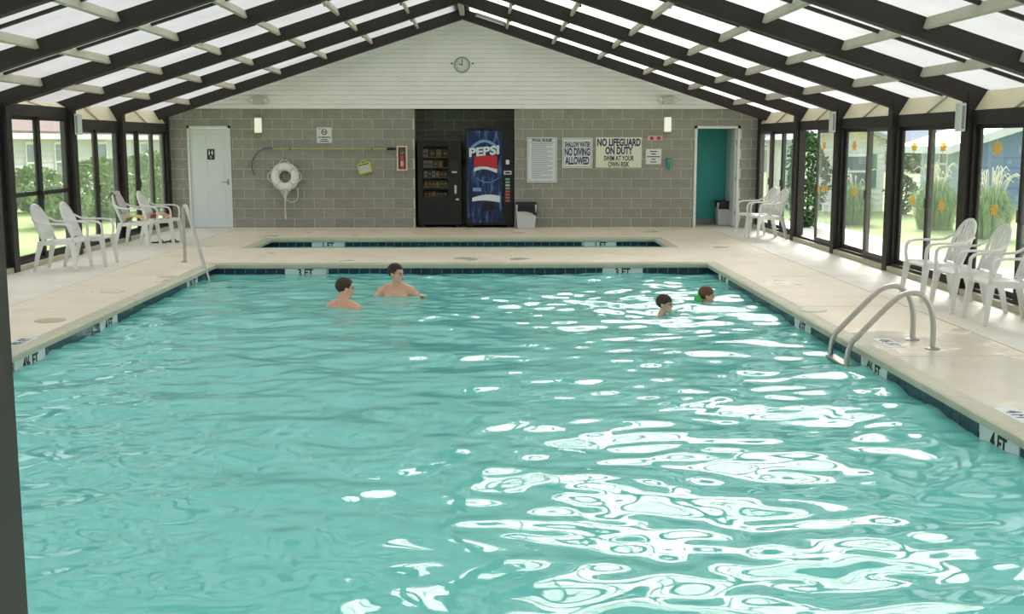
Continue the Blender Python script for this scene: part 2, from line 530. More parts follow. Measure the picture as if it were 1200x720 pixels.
# ------------------------------------------------------------------ ground outside
b = MB()
for (x0, x1, y0, y1) in ((-70, XL - 0.2, -20, 140), (XR + 0.15, 110, -20, 140), (XL - 0.2, XR + 0.15, 25.6, 140), (XL - 0.2, XR + 0.15, -20, -1.0)):
    b.quad((x0, y0, -0.14), (x1, y0, -0.14), (x1, y1, -0.14), (x0, y1, -0.14))
tag(b.build('lawn', 'lawn'), 'sunlit green lawn outside the glazed sides of the pool hall', 'lawn', kind='structure')
pa = thing('patio', 'pale sunlit concrete walk outside the right hand windows', 'patio', kind='structure')
for i in range(12):
    y0 = -1 + i * 2.3
    MB().box(XR + 0.17, 7.5, y0 + 0.008, y0 + 2.29, -0.2, -0.06).build('paving_slab', 'patio', pa)
pa2 = thing('garden_path', 'short pale concrete path crossing the lawn in front of the long blue-roofed house', 'path', kind='structure')
for i in range(4):
    MB().box(19.5 + i * 1.6, 21.08 + i * 1.6, 52.5, 56.5, -0.2, -0.08).build('paving_slab', 'patio', pa2)
pal = thing('walkway', 'pale concrete strip outside the left hand windows', 'path', kind='structure')
for i in range(12):
    y0 = -1 + i * 2.3
    MB().box(-7.3, XL - 0.22, y0 + 0.008, y0 + 2.29, -0.2, -0.06).build('paving_slab', 'patio', pal)

# ------------------------------------------------------------------ deck
fl = thing('floor', 'cream concrete pool deck with saw-cut joints and wet patches', 'floor', kind='structure')
xs = [XL - 0.18, -5.15, PX0 - 0.12, PX1 + 0.12, 4.5, XR + 0.13]
ys = [-1.0, 1.2, PY0 - 0.12, 6.4, 9.3, 12.2, 15.0, PY1 + 0.12, 17.95, KY0 - 0.12, KY1 + 0.12, YB]
JX = {1, 4}; JY = {1, 3, 4, 5, 6, 8}
for i in range(len(xs) - 1):
    for j in range(len(ys) - 1):
        if i == 2 and (2 <= j <= 6 or j == 9): continue
        if i == 2 and j in (3, 4, 5): continue
        g = 0.006
        x0 = xs[i] + (g if i in JX else 0); x1 = xs[i + 1] - (g if i + 1 in JX else 0)
        y0 = ys[j] + (g if j in JY and i not in (2,) else (g if j == 8 else 0)); y1 = ys[j + 1] - (g if j + 1 in JY and i != 2 else (g if j + 1 == 8 else 0))
        MB().box(x0, x1, y0, y1, -0.16, 0).build('deck_slab', 'deck2' if i in (0, 4) else 'deck', fl)
MB().box(KX1 + 0.12, PX1 + 0.12, KY0 - 0.12, KY1 + 0.12, -0.16, 0).build('deck_slab', 'deck', fl)
bb = MB()
for (x0, x1, y0, y1) in ((xs[0], PX0 - 0.12, -1, YB), (PX1 + 0.12, xs[5], -1, YB), (PX0 - 0.12, PX1 + 0.12, PY1 + 0.12, KY0 - 0.12), (PX0 - 0.12, PX1 + 0.12, KY1 + 0.12, YB), (PX0 - 0.12, PX1 + 0.12, -1, PY0 - 0.12)):
    bb.box(x0, x1, y0, y1, -0.3, -0.161)
bb.build('sub_base', 'grout', fl)
MB().box(-1.6, 0.65, YB, YB + 1.2, -0.16, 0).build('alcove_slab', 'deck', fl)
MB().box(4.0, 5.5, YB, YB + 1.7, -0.16, 0).build('doorway_slab', 'deck', fl)
for sx, x0, x1 in ((0, XL - 0.10, XL + 0.10), (1, XR - 0.10, XR + 0.10)):
    c = MB().box(x0, x1, -1, YB, 0.0, 0.07)
    tag(c.build('trim_1' if sx == 0 else 'trim_2', 'coping', bevel=0.008), 'low concrete kerb under the %s hand windows' % ('left', 'right')[sx], 'kerb', kind='structure')


# ------------------------------------------------------------------ pools
def pool(name, label, x0, x1, y0, y1, sides, depth, markers, group=None):
    """sides: which waterline walls get tiles one by one: dict side -> (start, end)"""
    root = thing(name, label, 'pool', kind='structure')
    prof = [(0.0, -0.075), (-0.028, -0.068), (-0.034, -0.045), (-0.03, -0.018), (-0.012, -0.003), (0.02, 0.0), (0.12, 0.0), (0.12, -0.14), (0.0, -0.14)]
    cs = lambda d: [(x0 - d, y0 - d), (x1 + d, y0 - d), (x1 + d, y1 + d), (x0 - d, y1 + d)]
    for k in range(4):
        b = MB(); vs = []; n = len(prof)
        for (d, z) in prof:
            c = cs(d); vs += [(*c[k], z), (*c[(k + 1) % 4], z)]
        fs = [(2 * i, 2 * i + 1, 2 * ((i + 1) % n) + 1, 2 * ((i + 1) % n)) for i in range(n)]
        b.add(vs, fs)
        b.build('coping', 'coping', root, smooth=True)
    # shell under water
    d0, d1, ym = depth
    b = MB(); zt = -0.23
    P = [(x0, y0), (x1, y0), (x1, y1), (x0, y1)]
    yk = y1 - 2.6 if y1 - y0 > 5 else (y0 + y1) / 2
    t = 0.0
    b.quad((x0, y0, zt), (x1, y0, zt), (x1, y0, d1), (x0, y0, d1))
    b.quad((x0, y1, zt), (x1, y1, zt), (x1, y1, d0), (x0, y1, d0))
    for x in (x0, x1):
        b.add([(x, y0, zt), (x, yk, zt), (x, y1, zt), (x, y1, d0), (x, yk, d1), (x, y0, d1)], [(0, 1, 2, 3, 4, 5)])
    b.quad((x0, y0, d1), (x1, y0, d1), (x1, yk, d1), (x0, yk, d1))
    b.quad((x0, yk, d1), (x1, yk, d1), (x1, y1, d0), (x0, y1, d0))
    b.build('basin', 'plaster', root)
    # grout band behind the tiles
    b = MB()
    g = 0.004
    for (a, c, d, e) in ((x0 - 0.03, x1 + 0.03, y1 + g, y1 + 0.03), (x0 - 0.03, x0 - g, y0, y1), (x1 + g, x1 + 0.03, y0, y1), (x0 - 0.03, x1 + 0.03, y0 - 0.03, y0 - g)):
        b.box(a, c, d, e, -0.232, -0.076)
    b.build('grout_band', 'grout', root)
    T = 0.15; tm = MB().box(-0.072, 0.072, -0.004, 0.006, -0.072, 0.072).mesh('tile'); tm.materials.append(MT['tile'])
    zc = -0.152
    def blocked(side, p):
        for (s, a, c, _) in markers:
            if s == side and a + 0.02 < p < c - 0.02: return True
        return False
    rest = MB()
    for side, lo, hi, full in (('far', x0, x1, None), ('left', y0, y1, None), ('right', y0, y1, None), ('near', x0, x1, None)):
        n = int(round((hi - lo) / T)); st = (hi - lo) / n
        for i in range(n):
            p = lo + (i + 0.5) * st
            if blocked(side, p): continue
            if side == 'far': loc, rz = (p, y1, zc), 0
            elif side == 'left': loc, rz = (x0, p, zc), PI / 2
            elif side == 'right': loc, rz = (x1, p, zc), -PI / 2
            else: loc, rz = (p, y0, zc), PI
            vis = side in sides and sides[side][0] <= p <= sides[side][1]
            if vis: link('tile', tm, None, root, loc, (0, 0, rz))
            else:
                M = Matrix.Translation(loc) @ Matrix.Rotation(rz, 4, 'Z')
                rest.box(-0.072, 0.072, -0.004, 0.006, -0.072, 0.072, M)
    if rest.v:
        r = rest.build('tile_band', 'tile', root); r['kind'] = 'stuff'
    for (s, a, c, txt) in markers:
        L = c - a; mid = (a + c) / 2
        if s == 'far': loc, rz = (mid, y1 - 0.006, zc), 0
        elif s == 'left': loc, rz = (x0 + 0.006, mid, zc), PI / 2
        else: loc, rz = (x1 - 0.006, mid, zc), -PI / 2
        mk = MB().box(-L / 2, L / 2, -0.002, 0.012, -0.075, 0.075).build('depth_marker', 'marker', root, loc=loc, rot=(0, 0, rz))
        mk['label'] = 'white depth marker reading ' + txt
        text(txt, 0.145, 'ink', mk, (0, -0.004, 0.012), BACK, xs=0.85, bold=0.003)
    return root

def mx(a, bpx, y=16.75): return (at(a, 318, Y=y).x, at(bpx, 318, Y=y).x)
def my(X, a, bpx, py):
    p, q = at(a, py, X=X).y, at(bpx, py, X=X).y
    return (min(p, q), max(p, q))
mk = []
for (a, c) in ((334, 382), (706, 753)):
    u, v = mx(a, c); mk.append(('far', u, v, '3 FT'))
for (a, c, py, t) in ((16, 53, 430, '4½ FT'), (116, 137, 378, '4 FT'), (218.5, 231, 332, '3½ FT')):
    u, v = my(PX0, a, c, py); mk.append(('left', u, v, t))
for (a, c, py, t) in ((843, 854, 328, '3½ FT'), (932, 951, 380, '4 FT'), (1010, 1041, 425, '4½ FT'), (1149, 1197, 512, '4 FT')):
    u, v = my(PX1, a, c, py); mk.append(('right', u, v, t))
swim = pool('swimming_pool', 'large rectangular swimming pool with navy waterline tiles and bullnose coping', PX0, PX1, PY0, PY1,
            dict(far=(PX0, PX1), left=(9.0, PY1), right=(6.2, PY1)), (-1.15, -1.56, 0), mk)
mk = []
for (a, c) in ((365.5, 403), (685, 722)):
    p, q = at(a, 286, Y=KY1).x, at(c, 286, Y=KY1).x; mk.append(('far', p, q, '1 FT'))
wade = pool('wading_pool', 'narrow shallow wading pool in front of the block wall', KX0, KX1, KY0, KY1,
            dict(far=(KX0, KX1), left=(KY0, KY1), right=(KY0, KY1)), (-0.45, -0.45, 0), mk)


# water: a rippled surface built from many crossing wave trains
def water(name, label, x0, x1, y0, y1, step, amp, stirs, seed):
    rs = np.random.RandomState(seed)
    nx = int((x1 - x0) / step) + 1; ny = int((y1 - y0) / step) + 1
    X, Y = np.meshgrid(np.linspace(x0, x1, nx), np.linspace(y0, y1, ny))
    Wx = X + 0.10 * np.sin(0.9 * Y + 1.3) + 0.07 * np.sin(2.1 * X + 1.7 * Y)
    Wy = Y + 0.10 * np.sin(1.1 * X + 0.4) + 0.07 * np.sin(1.9 * Y - 1.3 * X)
    Z = np.zeros_like(X)
    for i in range(80):
        lam = math.exp(rs.uniform(math.log(0.16), math.log(1.5)))
        th = rs.normal(PI / 2, 0.75)
        k = 2 * PI / lam
        sl = amp * (0.9 if lam > 0.5 else 1.0)
        Z += sl / k * np.sin(k * (Wx * math.cos(th) + Wy * math.sin(th)) + rs.uniform(0, 2 * PI))
    env = 0.75 + 0.35 * np.sin(0.55 * X + 0.9) * np.sin(0.42 * Y + 0.3)
    for (sx, sy, r, g) in stirs:
        env = env + g * np.exp(-((X - sx) ** 2 + (Y - sy) ** 2) / (r * r))
    Z = Z * env
    v = np.stack([X, Y, Z + WZ], -1).reshape(-1, 3)
    idx = np.arange(nx * ny).reshape(ny, nx)
    f = np.stack([idx[:-1, :-1], idx[:-1, 1:], idx[1:, 1:], idx[1:, :-1]], -1).reshape(-1, 4)
    me = bpy.data.meshes.new(name)
    me.from_pydata(v.tolist(), [], f.tolist())
    me.polygons.foreach_set('use_smooth', [True] * len(me.polygons))
    me.update()
    o = link(name, me, 'water')
    return tag(o, label, 'water', kind='stuff')
water('pool_water', 'rippling turquoise water filling the large pool', PX0 + 0.003, PX1 - 0.003, PY0 + 0.003, PY1 - 0.003, 0.028, 0.0165, [(2.1, 13.0, 1.6, 1.0), (-1.4, 13.8, 1.4, 0.25), (3.0, 8.5, 1.8, 0.5), (-3.6, 10, 1.6, 0.5)], 3)
water('wading_pool_water', 'still water low in the narrow wading pool', KX0 + 0.003, KX1 - 0.003, KY0 + 0.003, KY1 - 0.003, 0.12, 0.004, [], 5)

# ------------------------------------------------------------------ far wall of concrete blocks
wb = thing('wall_back', 'grey concrete block end wall with pale mortar joints', 'wall', kind='structure')
D1 = (-6.09, -5.22, 2.07)        # white door opening x0, x1, top
AL = (-1.50, 0.54, ZB)           # alcove
D2 = (4.22, 5.15, 2.07)          # open doorway
X0W, X1W = -6.66, 5.66
CHH = ZB / 12
mb_cache = {}
def block_mesh(w):
    key = round(w, 3)
    if key not in mb_cache:
        me = MB().box(-w / 2, w / 2, 0, 0.15, -CHH / 2 + 0.005, CHH / 2 - 0.005).mesh('block', bevel=0.004, seg=1)
        me.materials.append(MT['block']); mb_cache[key] = me
    return mb_cache[key]
def lay(parent, x0, x1, y, rows, off, openings=()):
    L = 0.4064
    for r in rows:
        z0, z1 = r * CHH, (r + 1) * CHH
        spans = [(x0, x1)]
        for (a, c, top) in openings:
            if z0 < top - 0.02:
                ns = []
                for (s, e) in spans:
                    if a > s + 0.01: ns.append((s, min(e, a)))
                    if c < e - 0.01: ns.append((max(s, c), e))
                spans = [q for q in ns if q[1] - q[0] > 0.03]
        ph = off + (L / 2 if r % 2 else 0)
        for (s, e) in spans:
            k = math.floor((s - ph) / L)
            p = s
            while p < e - 1e-4:
                q = min(e, ph + (k + 1) * L); k += 1
                if q - p < 0.03: p = max(p, q) if q > p else p; continue
                w = q - p - 0.011
                link('block', block_mesh(w), None, parent, ((p + q) / 2, y, (z0 + z1) / 2))
                p = q
lay(wb, X0W, X1W, YB, range(12), 0.10, (D1, AL, D2))
for (a, c, top) in (D1, D2):
    zr = math.ceil(top / CHH) * CHH
    for k in range(2):
        w_ = (c - a) / 2
        MB().box(-w_ / 2 + 0.005, w_ / 2 - 0.005, 0, 0.15, -(zr - top) / 2 + 0.004, (zr - top) / 2 - 0.005).build('lintel_block', 'block', wb, bevel=0.004, seg=1, loc=(a + w_ * (k + 0.5), YB, (top + zr) / 2))
b = MB()
for (x0, x1, z0, z1) in ((X0W, D1[0], 0, ZB), (D1[0], D1[1], D1[2], ZB), (D1[1], AL[0], 0, ZB), (AL[1], D2[0], 0, ZB), (D2[0], D2[1], D2[2], ZB), (D2[1], X1W, 0, ZB)):
    b.box(x0, x1, YB + 0.006, YB + 0.2, z0, z1)
b.build('mortar', 'mortar', wb)

# alcove
wa = thing('wall_alcove', 'dim recess of concrete block holding the two vending machines', 'wall', kind='structure')
lay(wa, AL[0], AL[1], YB + 1.05, range(6, 12), 0.1)
MB().box(AL[0] - 0.2, AL[1] + 0.2, YB + 1.056, YB + 1.25, 0, ZB + 0.1).build('mortar', 'mortar', wa)
MB().box(AL[0] - 0.2, AL[0], YB + 0.2, YB + 1.06, 0, ZB).build('side_wall', 'block', wa)
MB().box(AL[1], AL[1] + 0.2, YB + 0.2, YB + 1.06, 0, ZB).build('side_wall', 'block', wa)
MB().box(AL[0] - 0.2, AL[1] + 0.2, YB + 0.02, YB + 1.1, ZB, ZB + 0.1).build('soffit', 'rafter', wa)

# gable of lap siding
wg = thing('wall_gable', 'white lap siding gable above the block wall', 'wall', kind='structure')
nb = 22; hb = 0.0915
for i in range(nb):
    z0 = ZB + 0.005 + i * hb; z1 = z0 + hb * 0.968
    hw = lambda z: max(0.0, (ZU + 0.22 - z) / SL)
    a0, a1 = min(hw(z0), 6.1), min(hw(z1), 6.1)
    if a0 < 0.05: break
    y0, y1 = YB - 0.020, YB - 0.008
    MB().hexa([(XC - a0, y0, z0), (XC + a0, y0, z0), (XC + a0, YB + 0.05, z0), (XC - a0, YB + 0.05, z0)],
              [(XC - a1, y1, z1), (XC + a1, y1, z1), (XC + a1, YB + 0.05, z1), (XC - a1, YB + 0.05, z1)]).build('siding_board', 'siding', wg)
MB().add([(XC - 6.15, YB + 0.05, ZB), (XC + 6.15, YB + 0.05, ZB), (XC, YB + 0.05, ZU + 0.42), (XC - 6.15, YB + 0.2, ZB), (XC + 6.15, YB + 0.2, ZB), (XC, YB + 0.2, ZU + 0.42)],
         [(0, 1, 2), (5, 4, 3), (0, 3, 4, 1), (1, 4, 5, 2), (2, 5, 3, 0)]).build('sheathing', 'siding', wg)

# room behind the right hand doorway
wr = thing('wall_changing_room', 'teal painted room seen through the open doorway', 'wall', kind='structure')
MB().box(3.9, 5.6, YB + 0.95, YB + 1.1, 0.12, 2.5).build('painted_wall', 'teal', wr)
MB().box(3.9, 5.6, YB + 0.94, YB + 1.1, 0, 0.12).build('base_strip', 'grey', wr)
MB().box(3.8, 4.0, YB + 0.2, YB + 1.1, 0, 2.5).build('painted_wall', 'teal', wr)
MB().box(5.4, 5.6, YB + 0.2, YB + 1.1, 0, 2.5).build('painted_wall', 'teal', wr)
MB().box(3.8, 5.6, YB + 0.2, YB + 1.1, 2.5, 2.6).build('room_ceiling', 'white', wr)

# ------------------------------------------------------------------ doors
dr = thing('door_1', 'closed white panelled door in the block wall with a restroom sign', 'door', kind='structure')
x0, x1, zt = D1
b = MB()
b.box(x0, x0 + 0.045, YB - 0.02, YB + 0.14, 0, zt); b.box(x1 - 0.045, x1, YB - 0.02, YB + 0.14, 0, zt); b.box(x0, x1, YB - 0.02, YB + 0.14, zt - 0.045, zt)
b.build('door_frame', 'whitedoor', dr)
leaf = MB().box(x0 + 0.048, x1 - 0.048, YB + 0.012, YB + 0.055, 0.015, zt - 0.048).build('door_leaf', 'whitedoor', dr)
cx = (x0 + x1) / 2
for (ax, bx, az, bz) in ((-0.30, -0.05, 0.18, 0.80), (0.05, 0.30, 0.18, 0.80), (-0.30, -0.05, 0.98, 1.45), (0.05, 0.30, 0.98, 1.45), (-0.30, -0.05, 1.62, 1.90), (0.05, 0.30, 1.62, 1.90)):
    q = MB()
    q.box(cx + ax, cx + bx, YB + 0.006, YB + 0.014, az, bz)
    q.build('door_panel', 'whitedoor', leaf, bevel=0.004, seg=1)
MB().box(x1 - 0.10, x1 - 0.05, YB + 0.008, YB + 0.014, 0.88, 1.0).build('lock_plate', 'steel', leaf)
MB().tube([(x1 - 0.09, YB + 0.012, 0.94), (x1 - 0.09, YB - 0.03, 0.94), (x1 - 0.2, YB - 0.035, 0.945)], 0.011, 8).build('lever_handle', 'steel', leaf, smooth=True)
MB().box(x0 + 0.05, x1 - 0.05, YB + 0.02, YB + 0.05, 0.0, 0.014).build('threshold', 'rubber', dr)
c = at(247, 181, Y=YB)
sg = MB().box(c.x - 0.072, c.x + 0.072, YB + 0.0, YB + 0.008, c.z - 0.105, c.z + 0.105).build('restroom_sign', 'ink', leaf)
sg['label'] = 'black restroom plaque with white figures'
def wall_shape(b, pts, y0, y1):
    n = len(pts)
    b.hexa([(p[0], y0, p[1]) for p in pts], [(p[0], y1, p[1]) for p in pts])
fig = MB()
for (ox, skirt) in ((-0.03, False), (0.03, True)):
    fx, fz = c.x + ox, c.z + 0.03
    fig.ball((fx, YB - 0.003, fz + 0.045), (0.009, 0.003, 0.009), n=8, m=6)
    wd = 0.013
    wall_shape(fig, [(fx - wd, fz + 0.03), (fx - (0.022 if skirt else wd), fz - 0.01), (fx + (0.022 if skirt else wd), fz - 0.01), (fx + wd, fz + 0.03)], YB - 0.004, YB)
    wall_shape(fig, [(fx - 0.010, fz - 0.01), (fx - 0.010, fz - 0.045), (fx + 0.010, fz - 0.045), (fx + 0.010, fz - 0.01)], YB - 0.004, YB)
fig.torus(0.018, 0.004, 16, 6, Matrix.Translation((c.x, YB - 0.002, c.z - 0.06)) @ Matrix.Rotation(PI / 2, 4, 'X'))
fig.box(c.x - 0.012, c.x - 0.004, YB - 0.004, YB, c.z - 0.055, c.z - 0.028)
f_ = fig.build('sign_figures', 'pwhite', dr)

dr2 = thing('door_2', 'open doorway with a white frame showing a teal room', 'door', kind='structure')
x0, x1, zt = D2
b = MB()
b.box(x0, x0 + 0.05, YB - 0.02, YB + 0.2, 0, zt); b.box(x1 - 0.05, x1, YB - 0.02, YB + 0.2, 0, zt); b.box(x0, x1, YB - 0.02, YB + 0.2, zt - 0.05, zt)
b.build('door_frame', 'white', dr2)
lf2 = MB().box(x1 - 0.09, x1 - 0.052, YB + 0.06, YB + 0.9, 0.015, zt - 0.055).build('door_leaf', 'white', dr2)
for z in (0.3, 1.0, 1.75):
    MB().tube([(x1 - 0.06, YB + 0.055, z - 0.045), (x1 - 0.06, YB + 0.055, z + 0.045)], 0.011, 8).build('hinge', 'steel', dr2)

# ------------------------------------------------------------------ roof
ce = thing('ceiling', 'pitched translucent roof on dark brown rafters with cream purlins', 'ceiling', kind='structure')
XE0, XE1 = XL - 0.3, XR + 0.3
OV0, OV1 = XL - 0.6, XR + 1.0      # sheets overhang the rafters out of view; right overhang lengthened to shade the deck
RY = [YB - 0.42] + POSTS
for y in RY:
    b = MB(); w = 0.075
    lo = lambda x: ZU - SL * abs(x - XC)
    pts = [(XE0, lo(XE0)), (XC, ZU), (XE1, lo(XE1)), (XE1, lo(XE1) + RD - 0.012), (XC, ZU + RD - 0.012), (XE0, lo(XE0) + RD - 0.012)]
    vs = [(p[0], y - w, p[1]) for p in pts] + [(p[0], y + w, p[1]) for p in pts]
    fs = [(0, 1, 4, 5), (1, 2, 3, 4), (11, 10, 7, 6), (10, 9, 8, 7)]
    fs += [(i, i + 6, (i + 1) % 6 + 6, (i + 1) % 6) for i in range(6)]
    b.add(vs, fs); b.build('rafter', 'rafter', ce)
edges = [YB - 0.02] + RY + [-1.2]
for i in range(len(edges) - 1):
    ya, yb = edges[i], edges[i + 1]          # ya farther, yb nearer
    near_wall = i == 0
    fa = ya - (0 if near_wall else 0.075); fb = yb + (0.075 if i < len(edges) - 2 else 0)
    for k in range(0, 7):
        for sgn in ((1,) if k == 0 else (-1, 1)):
            x = XC + sgn * k * 0.905
            if k == 0:
                pr = MB().box(x - 0.045, x + 0.045, fb, fa, ztop(x) - 0.15, ztop(x) - 0.03)
            else:
                M = Matrix.Translation((x, 0, ztop(x))) @ Matrix.Rotation(math.atan(SL) * sgn, 4, 'Y')
                pr = MB().box(-0.022, 0.022, fb, fa, -0.115, -0.012, M)
            pr.build('purlin', 'purlin', ce)
    if near_wall:
        halves = [(fb - 0.08, fa + 0.02)]
    else:
        ym = (ya + yb) / 2
        halves = [(yb, ym), (ym, ya)]
        for sgn in (-1, 1):
            xe = XE0 if sgn < 0 else XE1
            za, ze = ztop(XC), ztop(xe)
            MB().strap([(XC, ym, za - 0.022), (xe, ym, ze - 0.022)], (0, 1, 0), 0.05, 0.035).build('glazing_bar', 'bronze', ce)
            for k in range(1, 7):
                x = XC + sgn * k * 0.905
                MB().box(x - 0.03, x + 0.03, ym - 0.02, ym + 0.02, ztop(x) - 0.10, ztop(x) - 0.03).build('bar_clip', 'bronze', ce)
    for (y0, y1) in halves:
        for sgn in (-1, 1):
            xe = OV0 if sgn < 0 else OV1
            q = MB().quad((XC, y0, ztop(XC)), (XC, y1, ztop(XC)), (xe, y1, ztop(xe)), (xe, y0, ztop(xe)))
            q.build('roof_panel', 'roof', ce)
MB().box(XC - 0.16, XC + 0.16, -1.2, YB, ZU + RD + 0.0, ZU + RD + 0.03).build('ridge_cap', 'rafter', ce)

# ------------------------------------------------------------------ long glazed sides
HZ = 2.0
wl = thing('wall_left', 'left hand glazed side of dark bronze posts and header', 'wall', kind='structure')
wrr = thing('wall_right', 'right hand glazed side of dark bronze posts and header', 'wall', kind='structure')
SIDES = []
for wall, Xw, Xi, sgn in ((wl, XL, PIL, -1), (wrr, XR, PIR, 1)):
    for y in POSTS:
        xa, xb = sorted((Xi, Xw + sgn * 0.08))
        MB().box(xa, xb, y - 0.085, y + 0.085, 0.0, ZU - SL * abs(Xi - XC) + 0.10).build('post', 'bronze', wall)
    y = YB - 0.06
    xa, xb = sorted((Xi + sgn * 0.06, Xw + sgn * 0.08))
    MB().box(xa, xb, y - 0.07, y + 0.05, 0.0, 2.35).build('post', 'bronze', wall)
    ee = [YB - 0.12] + POSTS + [-1.0]
    for i in range(len(ee) - 1):
        fa, fb = ee[i] - 0.085, ee[i + 1] + 0.085
        xa, xb = sorted((Xw - sgn * 0.05, Xw + sgn * 0.06))
        hz = 2.16 if sgn < 0 and i >= 2 else HZ
        MB().box(xa, xb, fb, fa, hz, hz + 0.11).build('header', 'bronze', wall)
        zc_ = ztop(Xw + sgn * 0.12) - 0.02
        M = None
        v0, v1 = Xw - sgn * 0.03, Xw + sgn * 0.10
        bo = MB().hexa([(v0, fb, hz + 0.11), (v0, fa, hz + 0.11), (v0 + sgn * 0.02, fa, hz + 0.11), (v0 + sgn * 0.02, fb, hz + 0.11)],
                       [(v1, fb, zc_), (v1, fa, zc_), (v1 + sgn * 0.02, fa, zc_), (v1 + sgn * 0.02, fb, zc_)])
        eb = bo.build('eave_board', 'cream', wall)
        ym = (fa + fb) / 2
        MB().strap([(v0 - sgn * 0.015, ym + 0.1, hz + 0.11), (v1 - sgn * 0.015, ym - 0.25, zc_ - 0.01)], (0, 1, 0), 0.04, 0.02).build('brace', 'purlin', eb)

STICK = [(math.cos(a) * r * 1.7, math.sin(a) * r * 1.15) for a, r in [(PI * k / 8 + PI / 2, (0.075 if k % 2 == 0 else 0.042)) for k in range(16)]]
wn = [0]
def window(side, ya, yb, splits, label, mid=None, stickers=(), pale=(), openpart=None, htop=HZ):
    """one glazed bay: ya far, yb near. splits = fractions where sashes meet"""
    wn[0] += 1
    wall, X, sgn = (wl, XL, -1) if side == 'L' else (wrr, XR, 1)
    root = thing('window_%d' % wn[0], label, 'window', kind='structure')
    fr = MB(); t = 0.05
    fr.box(X - 0.05, X + 0.05, yb, yb + t, 0.07, htop); fr.box(X - 0.05, X + 0.05, ya - t, ya, 0.07, htop)
    fr.box(X - 0.05, X + 0.05, yb + t, ya - t, htop - t, htop); fr.box(X - 0.05, X + 0.05, yb + t, ya - t, 0.07, 0.07 + 0.04)
    fr.build('frame', 'bronze', root)
    cuts = [yb + t] + [yb + t + (ya - yb - 2 * t) * s for s in splits] + [ya - t]
    for i in range(len(cuts) - 1):
        if openpart == i: continue
        c0, c1 = cuts[i] - (0.02 if i else 0), cuts[i + 1] + (0.02 if i < len(cuts) - 2 else 0)
        xo = X + (0.022 if i % 2 else -0.022)
        s = MB(); w = 0.055
        z0, z1 = 0.11, htop - t
        s.box(xo - 0.018, xo + 0.018, c0, c0 + w, z0, z1); s.box(xo - 0.018, xo + 0.018, c1 - w, c1, z0, z1)
        s.box(xo - 0.018, xo + 0.018, c0 + w, c1 - w, z0, z0 + 0.06); s.box(xo - 0.018, xo + 0.018, c0 + w, c1 - w, z1 - 0.05, z1)
        if mid: s.box(xo - 0.018, xo + 0.018, c0 + w, c1 - w, mid - 0.03, mid + 0.03)
        sa = s.build('sash', 'bronze2' if i in pale else 'bronze', root)
        for (za, zb) in (((z0 + 0.06, mid - 0.03), (mid + 0.03, z1 - 0.05)) if mid else ((z0 + 0.06, z1 - 0.05),)):
            MB().box(xo - 0.003, xo + 0.003, c0 + w, c1 - w, za, zb).build('pane', 'glass', sa)
        MB().box(xo - sgn * 0.03 - 0.012, xo - sgn * 0.03 + 0.012, (c0 if i else c1 - w) + 0.018, (c0 if i else c1 - w) + 0.036, 0.92, 1.05).build('pull_handle', 'bronze2', sa)
        for (py, pz, sc) in [q[1:] for q in stickers if q[0] == i]:
            st = MB(); n = len(STICK)
            st.hexa([(xo - sgn * 0.004, py + p[0] * sc, pz + p[1] * sc) for p in STICK], [(xo - sgn * 0.006, py + p[0] * sc, pz + p[1] * sc) for p in STICK])
            st.build('sticker', 'sticker', sa)
    return root

def st(i, px, py, X, sc=1.0):
    p = at(px, py, X=X); return (i, p.y, p.z, sc)
Pp = POSTS
bay = lambda i: (Pp[i] - 0.085, Pp[i + 1] + 0.085)
# right side, far to near
window('R', YB - 0.14, Pp[0] + 0.085, (0.36, 0.68), 'three-sash window bay beside the far right corner', pale=(2,))
a, c = bay(0); window('R', a, c, (0.5,), 'sliding bay with its far half open onto a dark evergreen shrub', pale=(0,), openpart=1, stickers=[st(0, 968, 171, XR, 1.0), st(0, 961, 222, XR, 0.8), st(0, 966, 222, XR, 0.8), st(0, 970, 221, XR, 0.8)])
a, c = bay(1); window('R', a, c, (0.45,), 'sliding bay looking at the white cottage with green shutter', pale=(0,), stickers=[st(1, 1000, 171, XR, 1.1), st(1, 1000, 225, XR, 1.1)])
a, c = bay(2); window('R', a, c, (0.5,), 'two-sash bay looking at the long blue-roofed house and grass clumps', stickers=[st(1, 1070, 172, XR), st(1, 1068, 235, XR), st(0, 1108, 172, XR), st(0, 1106, 241, XR)])
a, c = bay(3); window('R', a, c, (0.45,), 'two-sash bay looking at the blue shed', stickers=[st(1, 1167, 174, XR, 1.1), st(1, 1163, 246, XR, 1.0)])
for i in range(4, 8):
    a, c = bay(i); window('R', a, c, (0.5,), 'right hand window bay number %d from the far wall' % (i + 2))
# left side
window('L', YB - 0.14, Pp[0] + 0.085, (0.33, 0.66), 'three-sash window bay beside the far left corner and the white door')
a, c = bay(0); window('L', a, c, (0.5,), 'sliding bay behind the two towel-covered chairs', pale=(0,))
a, c = bay(1); window('L', a, c, (0.5,), 'bay with a cross rail at waist height behind the left hand chairs', mid=1.02, htop=2.16)
for i in range(2, 8):
    a, c = bay(i); window('L', a, c, (0.5,), 'left hand window bay number %d from the far wall' % (i + 2), htop=2.16)

# unseen near end wall, added to cut light from behind the viewpoint
wf = thing('wall_front', 'unseen concrete block end wall added to close the near end of the hall', 'wall', kind='structure')
MB().box(X0W, X1W, -1.3, -1.1, 0, 2.42).build('block_wall', 'block', wf)
MB().add([(XC - 6.15, -1.2, 2.42), (XC + 6.15, -1.2, 2.42), (XC, -1.2, ZU + 0.20), (XC - 6.15, -1.1, 2.42), (XC + 6.15, -1.1, 2.42), (XC, -1.1, ZU + 0.20)],
         [(0, 1, 2), (5, 4, 3), (0, 3, 4, 1), (1, 4, 5, 2), (2, 5, 3, 0)]).build('gable', 'siding', wf)

